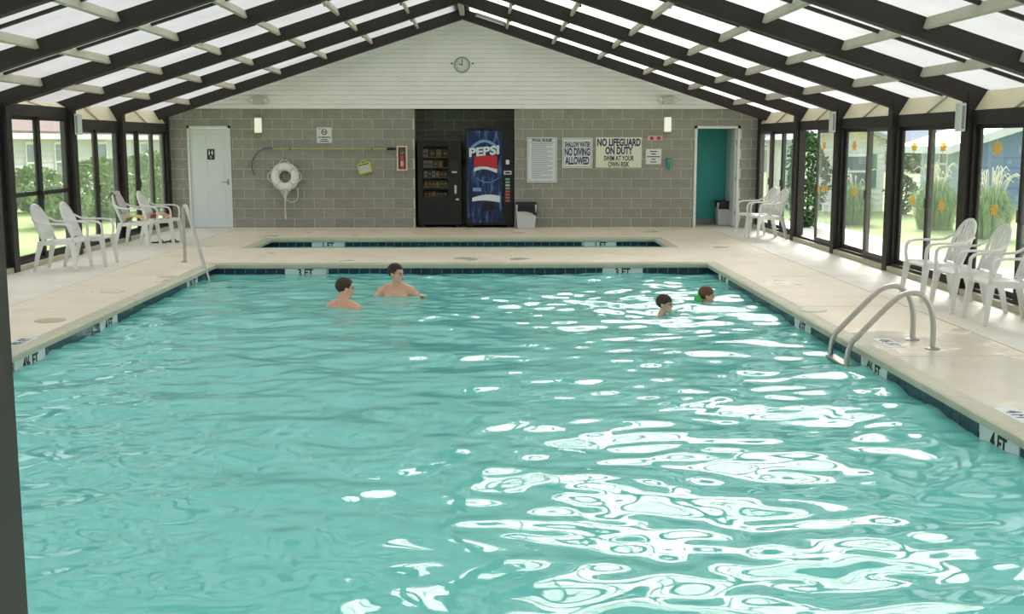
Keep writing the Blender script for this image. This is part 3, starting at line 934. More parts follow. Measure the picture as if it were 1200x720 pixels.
# jamb of the doorway the picture is taken through
p = at(35, 720, Y=1.62)
jb = MB().box(p.x - 0.26, p.x, 1.5, 1.62, 0, 2.5)
tag(jb.build('trim_3', 'bronze', bevel=0.006), 'dark bronze door jamb standing close at the left edge', 'door jamb', kind='structure')

# ------------------------------------------------------------------ white resin chairs (front = +X)
def make_chair():
    root = thing('resin_chair', 'x', 'chair')
    # seat: dished sheet with a rolled front
    nx, ny = 8, 8; vs = []; fs = []
    for lay_ in (0, 1):
        for i in range(nx + 1):
            u = i / nx; x = -0.21 + 0.45 * u
            hwid = 0.20 + 0.045 * u
            for j in range(ny + 1):
                v = -1 + 2 * j / ny
                z = 0.405 + 0.03 * u - 0.022 * (1 - v * v) * math.sin(PI * min(1, u * 1.05)) - (0.035 * ((u - 0.86) / 0.14) ** 2 if u > 0.86 else 0)
                vs.append((x, v * hwid, z - 0.018 * lay_))
    n = (nx + 1) * (ny + 1); idx = lambda l, i, j: l * n + i * (ny + 1) + j
    for i in range(nx):
        for j in range(ny):
            fs.append((idx(0, i, j), idx(0, i + 1, j), idx(0, i + 1, j + 1), idx(0, i, j + 1)))
            fs.append((idx(1, i, j), idx(1, i, j + 1), idx(1, i + 1, j + 1), idx(1, i + 1, j)))
    for i in range(nx):
        for j in (0, ny): fs.append((idx(0, i, j), idx(1, i, j), idx(1, i + 1, j), idx(0, i + 1, j)))
    for j in range(ny):
        for i in (0, nx): fs.append((idx(0, i, j), idx(0, i, j + 1), idx(1, i, j + 1), idx(1, i, j)))
    MB().add(vs, fs).build('seat', 'resin', root, smooth=True)
    # apron under the seat edge
    for s in (-1, 1):
        MB().strap([(-0.20, s * 0.195, 0.375), (0.0, s * 0.215, 0.385), (0.22, s * 0.24, 0.395)], (0, 0, 1), 0.06, 0.018).build('seat_rail', 'resin', root)
    for s in (-1, 1):
        f = MB().strap([(0.275, s * 0.275, 0.0), (0.25, s * 0.26, 0.22), (0.225, s * 0.245, 0.42)], (1, 0, -0.1), [0.045, 0.062, 0.085], 0.030)
        f.build('leg', 'resin', root, bevel=0.006, seg=1)
        r = MB().strap([(-0.31, s * 0.235, 0.0), (-0.27, s * 0.22, 0.2), (-0.215, s * 0.20, 0.41)], (1, 0, 0.15), [0.045, 0.065, 0.095], 0.030)
        r.build('leg', 'resin', root, bevel=0.006, seg=1)
        a = MB().strap([(0.235, s * 0.250, 0.40), (0.245, s * 0.262, 0.52), (0.235, s * 0.27, 0.60), (0.20, s * 0.272, 0.635), (0.12, s * 0.272, 0.648), (-0.08, s * 0.268, 0.648), (-0.20, s * 0.255, 0.655), (-0.315, s * 0.240, 0.715)],
                       (0.0, 1, 0.0), [0.05, 0.05, 0.052, 0.056, 0.058, 0.055, 0.045, 0.03], 0.024)
        a.build('armrest', 'resin', root, bevel=0.006, seg=1)
    # fan back: rim and slats
    def back(v, z):       # v across, z up: leaning plane, gently curved
        return Vector((-0.195 - 0.19 * (z - 0.40) / 0.5 - 0.0 * v + 0.16 * v * v, v, z))
    def rim(t):           # t 0..1 round the arch
        a = PI * t
        v = -math.cos(a) * (0.19 + 0.055 * math.sin(a) ** 0.7)
        z = 0.41 + 0.48 * (math.sin(a) ** 0.62)
        return back(v, z)
    rp = [rim(t / 28) for t in range(29)]
    MB().tube(rp, [0.02] * 29, 8).build('back_rim', 'resin', root, smooth=True)
    for k in range(7):
        q = (k - 3) / 3.6
        v0, v1 = q * 0.165, q * 0.245
        zt_ = 0.41 + 0.48 * max(0.0, 1 - (abs(v1) / 0.262) ** 2.6) ** 0.45 - 0.004
        pts = [back(v0 + (v1 - v0) * min(1, u * 1.1), 0.42 + (zt_ - 0.42) * u) for u in (0, 0.25, 0.5, 0.75, 1.0)]
        MB().strap(pts, (0.15, 1, 0), [0.036, 0.040, 0.046, 0.048, 0.040], 0.012).build('slat', 'resin', root)
    pts = [back(v, 0.485) for v in (-0.19, -0.1, 0, 0.1, 0.19)]
    MB().strap(pts, (0, 0, 1), 0.09, 0.014).build('back_panel', 'resin', root)
    return root
chair = make_chair()
G = 'white resin armchairs around the pool'
CH = [(5.03, 12.78, PI + 0.06, 'white resin armchair farthest up the right hand row, beside the ladder'),
      (5.04, 11.93, PI + 0.02, 'middle white resin armchair of the right hand row'),
      (5.05, 11.10, PI - 0.03, 'nearest white resin armchair at the right edge'),
      (-5.88, 16.02, -0.05, 'left hand white resin armchair in front of the cross-railed window'),
      (-5.70, 16.62, 0.02, 'white resin armchair before the dark post, right of its left hand pair'),
      (-5.93, 19.62, -0.10, 'white resin armchair with a pale towel over its back'),
      (-5.72, 20.30, -0.02, 'white resin armchair with a red towel on its seat near the flip-flops'),
      (5.02, 21.55, PI + 0.25, 'white resin armchair nearest the teal doorway'),
      (5.06, 20.95, PI + 0.20, 'white resin armchair against the far right window post')]
for i, (x, y, rz, lb) in enumerate(CH):
    c = chair if i == 0 else copy_tree(chair)
    c.location = (x, y, 0); c.rotation_euler = (0, 0, rz); tag(c, lb, 'chair', G)

# towels on the far left chairs
def cloth(name, label, matn, loc, rz, pts, w, th, grp='towels on the left hand chairs', seed=1):
    rs = random.Random(seed)
    vs = []; fs = []; nu = len(pts); nv = 7
    for l in (0, 1):
        for i, p in enumerate(pts):
            for j in range(nv + 1):
                v = -1 + 2 * j / nv
                wob = 0.012 * math.sin(5 * v + 2.1 * i) + rs.uniform(-0.004, 0.004) * (1 - l)
                vs.append((p[0] + wob, v * w / 2 * (1 + 0.04 * math.sin(i)), p[1] + (th if l == 0 else 0) + 0.006 * math.sin(7 * v + i)))
    n = nu * (nv + 1)
    I = lambda l, i, j: l * n + i * (nv + 1) + j
    for i in range(nu - 1):
        for j in range(nv):
            fs.append((I(0, i, j), I(0, i + 1, j), I(0, i + 1, j + 1), I(0, i, j + 1))); fs.append((I(1, i, j), I(1, i, j + 1), I(1, i + 1, j + 1), I(1, i + 1, j)))
        for j in (0, nv): fs.append((I(0, i, j), I(1, i, j), I(1, i + 1, j), I(0, i + 1, j)))
    for j in range(nv):
        for i in (0, nu - 1): fs.append((I(0, i, j), I(0, i, j + 1), I(1, i, j + 1), I(1, i, j)))
    o = MB().add(vs, fs).build(name, matn, None, smooth=True, loc=loc, rot=(0, 0, rz))
    return tag(o, label, 'towel', grp)
cx_, cy_, cr_, _ = CH[5]
cloth('hanging_towel', 'pale grey towel draped over the back of the left far chair', 'towelgrey', (cx_, cy_, 0), cr_,
      [(-0.205, 0.56), (-0.25, 0.66), (-0.29, 0.78), (-0.325, 0.87), (-0.355, 0.915), (-0.40, 0.91), (-0.415, 0.85), (-0.40, 0.74)], 0.27, 0.014, seed=2)
cloth('folded_towel', 'yellow and white bundled towel on the left far chair seat', 'towelyel', (cx_, cy_, 0), cr_,
      [(-0.16, 0.425), (-0.14, 0.48), (-0.05, 0.50), (0.06, 0.49), (0.12, 0.455), (0.13, 0.43)], 0.30, 0.02, seed=3)
cx_, cy_, cr_, _ = CH[6]
cloth('folded_towel', 'red and white bundled towel on the chair nearest the white door', 'towelred', (cx_, cy_, 0), cr_,
      [(-0.16, 0.425), (-0.13, 0.49), (-0.04, 0.505), (0.05, 0.485), (0.12, 0.45), (0.15, 0.428)], 0.32, 0.02, seed=4)

def flip_flop(loc, rz, label):
    r = thing('flip_flop', label, 'flip-flop', loc, rz, 'pair of flip-flops')
    out = [(0.13 * math.cos(t) + 0.0, (0.048 + 0.008 * math.cos(t)) * math.sin(t)) for t in [2 * PI * k / 18 for k in range(18)]]
    MB().hexa([(p[0], p[1], 0.0) for p in out], [(p[0], p[1], 0.022) for p in out]).build('sole', 'rubber', r)
    for s in (-1, 1):
        MB().strap([(0.075, 0, 0.022), (0.055, s * 0.018, 0.05), (0.0, s * 0.04, 0.055), (-0.03, s * 0.046, 0.02)], (0.3, s, 0.6), 0.018, 0.006).build('strap', 'black', r)
p = at(186.5, 285, Z=0); flip_flop((p.x, p.y, 0), 0.2, 'dark flip-flop beside the towel chair leg, the left one of the pair')
p = at(202, 284.0, Z=0); flip_flop((p.x, p.y, 0), -0.25, 'dark flip-flop on the deck, the one of the pair farther from the chair')

# ------------------------------------------------------------------ ladder and hand rail
def arc(c, r, a0, a1, ux, uz, n=10):
    return [Vector(c) + Vector(ux) * (r * math.cos(a0 + (a1 - a0) * i / n)) + Vector(uz) * (r * math.sin(a0 + (a1 - a0) * i / n)) for i in range(n + 1)]
ld = thing('pool_ladder', 'curved stainless steel pool ladder at the right hand edge', 'ladder', (3.23, 9.85, 0))
def ladder_rail(y):
    ctrl = [(0.56, 0.0), (0.555, 0.22), (0.515, 0.38), (0.42, 0.475), (0.30, 0.475), (0.19, 0.40), (-0.07, 0.13), (-0.14, 0.05), (-0.17, -0.06), (-0.17, -0.25), (-0.17, -0.9)]
    pts = []
    for i in range(len(ctrl) - 1):
        p0 = ctrl[max(i - 1, 0)]; p1 = ctrl[i]; p2 = ctrl[i + 1]; p3 = ctrl[min(i + 2, len(ctrl) - 1)]
        for k in range(6):
            t = k / 6
            f = lambda a, b_, c_, d: 0.5 * (2 * b_ + (c_ - a) * t + (2 * a - 5 * b_ + 4 * c_ - d) * t * t + (3 * b_ - a - 3 * c_ + d) * t ** 3)
            pts.append((f(p0[0], p1[0], p2[0], p3[0]), y, f(p0[1], p1[1], p2[1], p3[1])))
    pts.append((ctrl[-1][0], y, ctrl[-1][1]))
    return pts
for y in (-0.235, 0.235):
    r = MB().tube(ladder_rail(y), 0.0235, 12).build('rail', 'chrome', ld, smooth=True)
    MB().lathe([(0.062, 0.0), (0.062, 0.008), (0.045, 0.018), (0.026, 0.02)], 20, Matrix.Translation((0.56, y, 0))).build('escutcheon', 'steel', r, smooth=True)
    MB().tube([(-0.17, y, -0.86), (-0.02, y, -0.86)], 0.018, 8).build('bumper', 'rubber', r)
for z in (-0.14, -0.42, -0.70):
    MB().box(-0.215, -0.125, -0.235, 0.235, z - 0.012, z + 0.012).build('tread', 'steel', ld, bevel=0.006, seg=1)

hr = thing('hand_rail', 'polished steel stair rail at the far left pool corner', 'hand rail', (-4.47, 17.0, 0))
e = Vector((0.62, -1.02, -0.5))
d = Vector((e.x, e.y, 0)).normalized()
top = [Vector((0, 0, 0)), Vector((0, 0, 0.4)), Vector((0, 0, 0.74)), Vector((0.012, -0.02, 0.80)), Vector((0.045, -0.075, 0.835)), Vector((0.085, -0.14, 0.81)), Vector((0.13, -0.21, 0.73)), Vector((0.36, -0.60, 0.25)), Vector((0.56, -0.93, -0.15)), Vector((0.66, -1.09, -0.35)), Vector((0.70, -1.15, -0.6)), Vector((0.70, -1.15, -1.2))]
rl = MB().tube(top, 0.024, 12).build('rail', 'chrome', hr, smooth=True)
MB().lathe([(0.06, 0.0), (0.06, 0.008), (0.045, 0.016), (0.026, 0.018)], 20).build('escutcheon', 'steel', hr, smooth=True)

# deck fittings
def lid(px, py, r, m, label):
    p = at(px, py, Z=0)
    t = thing('skimmer_lid', label, 'lid', (p.x, p.y, 0), 0, 'round skimmer lids set in the deck')
    MB().lathe([(r + 0.012, -0.002), (r + 0.012, 0.003), (r, 0.004)], 28).build('ring', 'steel' if m == 'x' else 'coping', t)
    MB().lathe([(r - 0.004, 0.0), (r - 0.004, 0.006), (r - 0.02, 0.007)], 28).build('cover', m, t)
lid(132, 342, 0.13, 'lid', 'round white skimmer lid on the left deck')
lid(59, 376, 0.14, 'lidtan', 'round tan skimmer lid on the left deck nearest the jamb')
lid(953, 364, 0.13, 'lid', 'round white skimmer lid on the right deck past the ladder')
def deck_marker(px, py, txt, rz, label):
    p = at(px, py, Z=0)
    t = thing('deck_marker', label, 'marker', (p.x, p.y, 0), rz, 'depth markers set flat in the deck')
    MB().box(-0.22, 0.22, -0.075, 0.075, -0.01, 0.003).build('plate', 'marker', t)
    text(txt, 0.14, 'ink', t, (0, 0, 0.004), (0, 0, 0), xs=0.85, bold=0.002, ext=0.001)
deck_marker(1041, 402, '4½ FT', -PI / 2, 'flat white depth marker in the deck beside the ladder')
deck_marker(1193, 487, '4 FT', -PI / 2, 'flat white depth marker in the deck at the right edge')
deck_marker(25, 401, '4½ FT', PI / 2, 'flat white depth marker in the deck at the left edge')

# ------------------------------------------------------------------ things on the far wall
def wpt(px, py, off=0.0): return at(px, py, Y=YB - off)
def sconce(px, py, label):
    c = wpt(px, py)
    t = thing('wall_sconce', label, 'wall light', (c.x, YB, c.z), 0, 'wall sconces on the block wall')
    MB().box(-0.075, 0.075, -0.02, 0.0, -0.16, 0.16).build('back_plate', 'beige', t)
    MB().box(-0.07, 0.07, -0.09, -0.018, -0.15, 0.15).build('glass_shade', 'lampglass', t, bevel=0.02)
    MB().box(-0.078, 0.078, -0.095, -0.0, 0.148, 0.165).build('top_cap', 'clockrim', t); MB().box(-0.078, 0.078, -0.095, 0.0, -0.165, -0.148).build('bottom_cap', 'clockrim', t)
sconce(303, 147, 'small glowing wall sconce near the white door')
sconce(782, 146, 'small glowing wall sconce near the teal doorway')
def emergency(px, py, label):
    c = wpt(px, py, 0.05)
    t = thing('emergency_light', label, 'emergency light', (c.x, YB - 0.022, c.z), 0, 'emergency lights on the gable siding')
    MB().box(-0.095, 0.095, -0.08, 0.0, -0.07, 0.07).build('battery_box', 'beige', t, bevel=0.012)
    for s in (-1, 1):
        h = MB().lathe([(0.02, 0.05), (0.055, 0.03), (0.06, 0.0), (0.058, -0.004)], 16, Matrix.Translation((s * 0.145, -0.07, 0.015)) @ Matrix.Rotation(-PI / 2, 4, 'X') @ Matrix.Scale(1, 4)).build('lamp_head', 'beige', t, smooth=True)
        MB().lathe([(0.052, 0.0), (0.03, -0.012), (0.0, -0.016)], 16, Matrix.Translation((s * 0.145, -0.072, 0.015)) @ Matrix.Rotation(-PI / 2, 4, 'X')).build('lens', 'clear', h, smooth=True)
    MB().tube([(-0.14, -0.04, 0.07), (-0.08, -0.05, 0.085), (0.08, -0.05, 0.085), (0.14, -0.04, 0.07)], 0.008, 6).build('yoke', 'beige', t)
emergency(303, 118, 'twin-head emergency light above the white door side of the wall')
emergency(782, 118, 'twin-head emergency light above the teal doorway side of the wall')

# clock
c = wpt(541.5, 76, 0.02)
ck = thing('wall_clock', 'round grey-rimmed clock high on the white gable', 'clock', (c.x, YB - 0.024, c.z), 0)
RM = Matrix.Rotation(PI / 2, 4, 'X')
MB().torus(0.145, 0.016, 32, 8, RM).build('rim', 'clockrim', ck, smooth=True)
MB().lathe([(0.14, 0.0), (0.14, 0.008)], 32, RM).build('face', 'sign', ck)
for k in range(12):
    a = PI / 2 - k * PI / 6
    text(str(k if k else 12), 0.042, 'ink', ck, (0.108 * math.cos(a), -0.010, 0.108 * math.sin(a)), BACK, name='numeral', ext=0.001)
MB().box(-0.006, 0.006, -0.016, -0.011, -0.02, 0.10).build('minute_hand', 'ink', ck); MB().box(-0.075, 0.015, -0.014, -0.010, -0.007, 0.007, Matrix.Rotation(0.25, 4, 'Y')).build('hour_hand', 'ink', ck)
for (px, py) in ((529.5, 74.5), (554, 74.5)):
    c = wpt(px, py, 0.02)
    h = thing('wall_hook', 'small dark hook %s of the clock on the gable' % ('left' if px < 540 else 'right'), 'hook', (c.x, YB - 0.02, c.z), 0)
    MB().lathe([(0.016, 0), (0.016, 0.012), (0.01, 0.03)], 10, RM).build('peg', 'black', h); MB().tube([(0, -0.028, 0), (0, -0.032, 0.022)], 0.006, 6).build('tip', 'black', h)
for (px, py, lb) in ((542, 41, 'small grey mounting plate high on the gable below the ridge'), (472, 90, 'small pale grey mounting plate on the gable left of the clock')):
    c = wpt(px, py, 0.02)
    h = thing('mounting_plate', lb, 'plate', (c.x, YB - 0.02, c.z), 0)
    MB().box(-0.035, 0.035, -0.008, 0.012, -0.05, 0.05).build('plate', 'siding', h, bevel=0.004, seg=1)
    for z in (-0.03, 0.03): MB().lathe([(0.008, 0), (0.006, 0.006)], 8, Matrix.Translation((0, -0.006, z)) @ RM).build('screw', 'steel', h)

# strip light on the far rafter
c = at(575, 22.5, Y=YB - 0.5)
sl = thing('strip_light', 'grey strip light fixed along the far right rafter near the ridge', 'strip light', (c.x, YB - 0.50, c.z), rot=(0, math.atan(SL), 0))
MB().box(-0.30, 0.30, -0.05, 0.0, -0.015, 0.035).build('housing', 'grey', sl, bevel=0.006, seg=1)
MB().tube([(-0.27, -0.03, -0.03), (0.27, -0.03, -0.03)], 0.013, 8).build('tube', 'clear', sl, smooth=True)
for s in (-1, 1): MB().box(s * 0.29 - 0.015, s * 0.29 + 0.015, -0.05, 0.0, -0.05, 0.02).build('end_bracket', 'grey', sl)

# signs
def sign(name, label, x0, y0, x1, y1, face, lines, frame=None, cat='sign', th=0.012):
    a, c = wpt(x0, y0), wpt(x1, y1)
    cx, cz = (a.x + c.x) / 2, (a.z + c.z) / 2; w, h = c.x - a.x, a.z - c.z
    t = thing(name, label, cat, (cx, YB, cz), 0)
    MB().box(-w / 2, w / 2, -th, 0, -h / 2, h / 2).build('panel', face, t)
    if frame:
        f = MB(); k = 0.022
        f.box(-w / 2, w / 2, -th - 0.008, 0, h / 2 - k, h / 2); f.box(-w / 2, w / 2, -th - 0.008, 0, -h / 2, -h / 2 + k)
        f.box(-w / 2, -w / 2 + k, -th - 0.008, 0, -h / 2 + k, h / 2 - k); f.box(w / 2 - k, w / 2, -th - 0.008, 0, -h / 2 + k, h / 2 - k)
        f.build('frame', frame, t)
        g = MB(); q = k + 0.006
        g.box(-w / 2 + k, w / 2 - k, -th - 0.003, 0, h / 2 - q, h / 2 - k); g.box(-w / 2 + k, w / 2 - k, -th - 0.003, 0, -h / 2 + k, -h / 2 + q)
        g.box(-w / 2 + k, -w / 2 + q, -th - 0.003, 0, -h / 2 + q, h / 2 - q); g.box(w / 2 - q, w / 2 - k, -th - 0.003, 0, -h / 2 + q, h / 2 - q)
        g.build('inner_line', 'ink', t)
    for (s, fz, size, wf, ink, bold) in lines:
        o = text(s, size * h, ink, t, (0, -th - 0.001, fz * h), BACK, bold=bold * h, ext=0.001)
        ww = max(v.co.x for v in o.data.vertices) - min(v.co.x for v in o.data.vertices)
        o.data.transform(Matrix.Diagonal((wf * w / ww, 1, 1, 1)))
    return t, w, h
sign('warning_sign', 'white sign reading SHALLOW WATER NO DIVING ALLOWED in dark blue letters', 659, 161.5, 694, 197, 'sign',
     [('SHALLOW WATER', 0.27, 0.24, 0.84, 'navy', 0.008), ('NO DIVING', 0.02, 0.34, 0.84, 'navy', 0.012), ('ALLOWED', -0.27, 0.34, 0.80, 'navy', 0.012)], frame='sign')
sign('lifeguard_sign', 'large cream sign reading NO LIFEGUARD ON DUTY SWIM AT YOUR OWN RISK', 698.5, 161, 751.5, 196.5, 'creamsign',
     [('NO LIFEGUARD', 0.32, 0.33, 0.95, 'navy', 0.012), ('ON DUTY', 0.05, 0.33, 0.60, 'navy', 0.012), ('SWIM AT YOUR', -0.20, 0.23, 0.66, 'ink', 0.006), ('OWN RISK', -0.40, 0.23, 0.46, 'ink', 0.006)])
t, w, h = sign('rules_board', 'tall framed white board headed POOL RULES with lines of small print', 617.5, 161, 652.5, 214, 'signblue',
     [('POOL RULES', 0.43, 0.075, 0.66, 'ink', 0.003)], frame='sign')
rs = random.Random(5); b = MB()
for k in range(23):
    z = 0.36 * h - k * 0.0345 * h
    L = w * (0.70 if k % 3 != 2 else rs.uniform(0.3, 0.6))
    b.box(-w * 0.35, -w * 0.35 + L, -0.0135, -0.012, z - 0.005, z + 0.004)
b.build('small_print', 'greyink', t)
b = MB().box(-w * 0.42, w * 0.42, -0.0135, -0.012, h * 0.385, h * 0.39); b.build('rule_line', 'ink', t)
t, w, h = sign('notice_sign', 'small white sign with a no smoking symbol above the yellow pole', 371, 149.5, 389, 167.5, 'sign',
     [('NO SMOKING', -0.14, 0.14, 0.82, 'navy', 0.004)])
MB().torus(0.052, 0.008, 24, 6, Matrix.Translation((0, -0.013, h * 0.20)) @ RM, sq=0.3).build('symbol_ring', 'ink', t)
b = MB(); b.box(-0.035, 0.03, -0.0145, -0.012, h * 0.18, h * 0.18 + 0.014); b.box(0.033, 0.04, -0.0145, -0.012, h * 0.18, h * 0.18 + 0.03); b.box(-0.05, 0.05, -0.015, -0.012, h * 0.2 - 0.004, h * 0.2 + 0.004, Matrix.Translation((0, 0, h * 0.2)) @ Matrix.Rotation(0.8, 4, 'Y') @ Matrix.Translation((0, 0, -h * 0.2)))
b.build('symbol', 'ink', t)
b = MB(); b.box(-w * 0.40, -w * 0.1, -0.0135, -0.012, h * 0.40, h * 0.43); b.box(-w * 0.2, w * 0.2, -0.0135, -0.012, -h * 0.29, -h * 0.25); b.box(-w * 0.3, w * 0.3, -0.0135, -0.012, -h * 0.42, -h * 0.36)
b.build('small_print', 'navy', t)
t, w, h = sign('notice_sign', 'small white notice with five short lines beside the lifeguard sign', 757, 174.5, 774.5, 192.5, 'sign', [])
b = MB()
for z, f in ((0.32, 0.24), (0.15, 0.16), (-0.02, 0.42), (-0.19, 0.13), (-0.36, 0.20)): b.box(-w * f, w * f, -0.0135, -0.012, h * z - 0.008, h * z + 0.012)
b.build('small_print', 'navy', t)
t, w, h = sign('notice_sign', 'narrow pink and red notice below the right sconce', 759, 159, 776.5, 165, 'redsign', [])
b = MB(); b.box(-w * 0.34, -w * 0.12, -0.0135, -0.012, -h * 0.3, h * 0.3); b.box(w * 0.12, w * 0.34, -0.0135, -0.012, -h * 0.3, h * 0.3); b.build('print_block', 'redink', t)

# teal dispenser, switch and outlet
c = wpt(783.5, 191)
t = thing('soap_dispenser', 'small teal dispenser on the block wall left of the teal doorway', 'dispenser', (c.x, YB, c.z), 0)
MB().box(-0.045, 0.045, -0.075, 0, -0.10, 0.10).build('body', 'tealp', t, bevel=0.015); MB().box(-0.02, 0.02, -0.085, -0.02, -0.125, -0.095).build('spout', 'tealp', t); MB().box(-0.02, 0.02, -0.08, -0.07, 0.02, 0.06).build('window', 'clockrim', t)
for (px, py, lb) in ((283, 241, 'grey outlet cover low on the wall by the white door'), (288.5, 192, 'grey switch plate beside the white door')):
    c = wpt(px, py)
    t = thing('wall_plate', lb, 'wall plate', (c.x, YB, c.z), 0)
    MB().box(-0.035, 0.035, -0.012, 0, -0.058, 0.058).build('plate', 'grey', t, bevel=0.004, seg=1)
    for z in (-0.025, 0.025): MB().box(-0.014, 0.014, -0.016, -0.011, z - 0.014, z + 0.014).build('socket', 'clockrim', t)

# rescue pole with crook
a = wpt(320, 174.5); e = wpt(455, 174.5)
t = thing('rescue_pole', 'long yellow rescue pole with a blue-grey crook hung along the block wall', 'rescue pole', (a.x, YB - 0.05, a.z), 0)
L = e.x - a.x
MB().tube([(0, 0, 0), (L, 0, 0)], 0.013, 10).build('pole', 'yellow', t, smooth=True)
MB().tube([(L - 0.02, 0, 0), (L + 0.11, 0, 0)], 0.024, 10).build('grip', 'black', t, smooth=True); MB().tube([(L + 0.11, 0, 0), (L + 0.15, 0, 0)], 0.015, 10).build('grip_neck', 'black', t); MB().tube([(L + 0.14, 0, 0), (L + 0.165, 0, 0)], 0.024, 10).build('end_cap', 'black', t)
cr = [(0.05, 0), (-0.05, 0.008), (-0.16, 0.005), (-0.26, -0.04), (-0.35, -0.12), (-0.41, -0.23), (-0.43, -0.34), (-0.42, -0.44), (-0.38, -0.54)]
MB().tube([(p[0], 0, p[1]) for p in cr], 0.012, 8).build('crook', 'bluegrey', t, smooth=True)
for x in (0.35, L - 0.33):
    MB().tube([(x, 0.05, 0.03), (x, -0.005, 0.03 - 0.005), (x, -0.022, 0.0), (x, 0.0, -0.018), (x, 0.05, -0.02)], 0.006, 6).build('hanger', 'black', t)

# life ring with its rope
c = wpt(335, 207)
t = thing('life_ring', 'white ring buoy with grab rope hanging on the block wall', 'life ring', (c.x, YB - 0.092, c.z), 0)
MB().torus(0.205, 0.085, 40, 14, RM, sq=0.75).build('ring', 'ring', t, smooth=True)
pts = []
n = 4
for k in range(n):
    a0 = PI / 2 + k * PI / 2
    for i in range(13):
        u = i / 13; ang = a0 + u * PI / 2
        r = 0.285 + 0.055 * math.cos(2 * PI * u)
        pts.append((r * math.cos(ang), -0.055, r * math.sin(ang)))
pts.append(pts[0])
MB().tube(pts, 0.010, 6, cap=False).build('grab_rope', 'rope', t, smooth=True)
for k in range(4):
    a0 = PI / 4 + k * PI / 2
    MB().torus(0.09, 0.014, 16, 6, Matrix.Rotation(0, 4, 'Y') @ Matrix.Translation((0.205 * math.cos(a0), 0, 0.205 * math.sin(a0))) @ Matrix.Rotation(-a0, 4, 'Y') @ Matrix.Scale(0.8, 4, (0, 1, 0))).build('band', 'rope', t, smooth=True)
for k, (dx, ln) in enumerate(((-0.03, 0.22), (0.0, 0.26), (0.03, 0.24), (0.012, 0.30))):
    z0 = -0.24
    MB().tube([(dx, -0.06, z0), (dx * 1.6, -0.07, z0 - 0.1), (dx * 0.6, -0.065, z0 - ln * 0.7), (dx * 0.2, -0.06, z0 - ln)], 0.013, 6).build('coiled_line', 'rope', t, smooth=True)
MB().tube([(0.02, -0.06, -0.46), (0.12, -0.05, -0.52), (0.23, -0.03, -0.48), (0.26, -0.02, -0.36), (0.25, -0.02, -0.22)], 0.010, 6).build('loose_loop', 'rope', t, smooth=True)
MB().tube([(0.0, -0.06, -0.48), (-0.01, -0.04, -0.62), (0.0, -0.03, -0.74), (-0.005, -0.03, -0.86)], [0.012, 0.011, 0.010, 0.016], 6).build('rope_tail', 'rope', t, smooth=True)
MB().tube([(0, 0.088, 0.35), (0, 0.0, 0.35), (0, -0.06, 0.345), (0, -0.075, 0.365)], 0.009, 6).build('wall_hook', 'black', t)

# yellow case hung askew
c = wpt(427.5, 196.5)
t = thing('first_aid_case', 'tilted yellow case with a pale face hung on the block wall', 'case', (c.x, YB, c.z), rot=(0, math.radians(-14), 0))
MB().box(-0.135, 0.135, -0.09, 0, -0.12, 0.10).build('case_body', 'yellowcase', t, bevel=0.02)
MB().box(-0.105, 0.105, -0.095, -0.085, -0.085, 0.055).build('face_label', 'caseface', t); MB().box(-0.11, 0.11, -0.094, -0.086, 0.058, 0.075).build('lid_gap', 'rubber', t)
MB().tube([(-0.06, -0.045, 0.10), (-0.055, -0.045, 0.14), (0.055, -0.045, 0.14), (0.06, -0.045, 0.10)], 0.012, 8).build('handle', 'yellowcase', t, smooth=True)

# extinguisher cabinet
c = wpt(471.5, 185.5)
t = thing('extinguisher_cabinet', 'narrow cream-framed cabinet with a red extinguisher beside the alcove', 'cabinet', (c.x, YB, c.z), 0)
w, h, k = 0.105, 0.25, 0.026
b = MB(); b.box(-w, w, -0.10, 0, h - k, h); b.box(-w, w, -0.10, 0, -h, -h + k); b.box(-w, -w + k, -0.10, 0, -h + k, h - k); b.box(w - k, w, -0.10, 0, -h + k, h - k)
b.build('frame', 'cabinet', t)
MB().box(-w + k, w - k, -0.01, 0, -h + k, h - k).build('back_panel', 'cabin_in', t)
ex = MB().lathe([(0.0, -0.21), (0.045, -0.21), (0.048, -0.19), (0.048, 0.0), (0.035, 0.04), (0.014, 0.06), (0.014, 0.09)], 18, Matrix.Translation((0, -0.055, 0))).build('extinguisher', 'ext_red', t, smooth=True)
MB().box(-0.03, 0.045, -0.065, -0.045, 0.09, 0.12).build('valve', 'steel', ex); MB().tube([(0.03, -0.06, 0.1), (0.055, -0.07, 0.02), (0.05, -0.08, -0.1)], 0.008, 6).build('hose', 'black', ex)
MB().box(-0.03, 0.03, -0.106, -0.1025, -0.16, -0.06).build('body_label', 'redsign', ex)
MB().box(-w + k, w - k, -0.088, -0.085, -h + k, h - k).build('pane', 'glass', t)

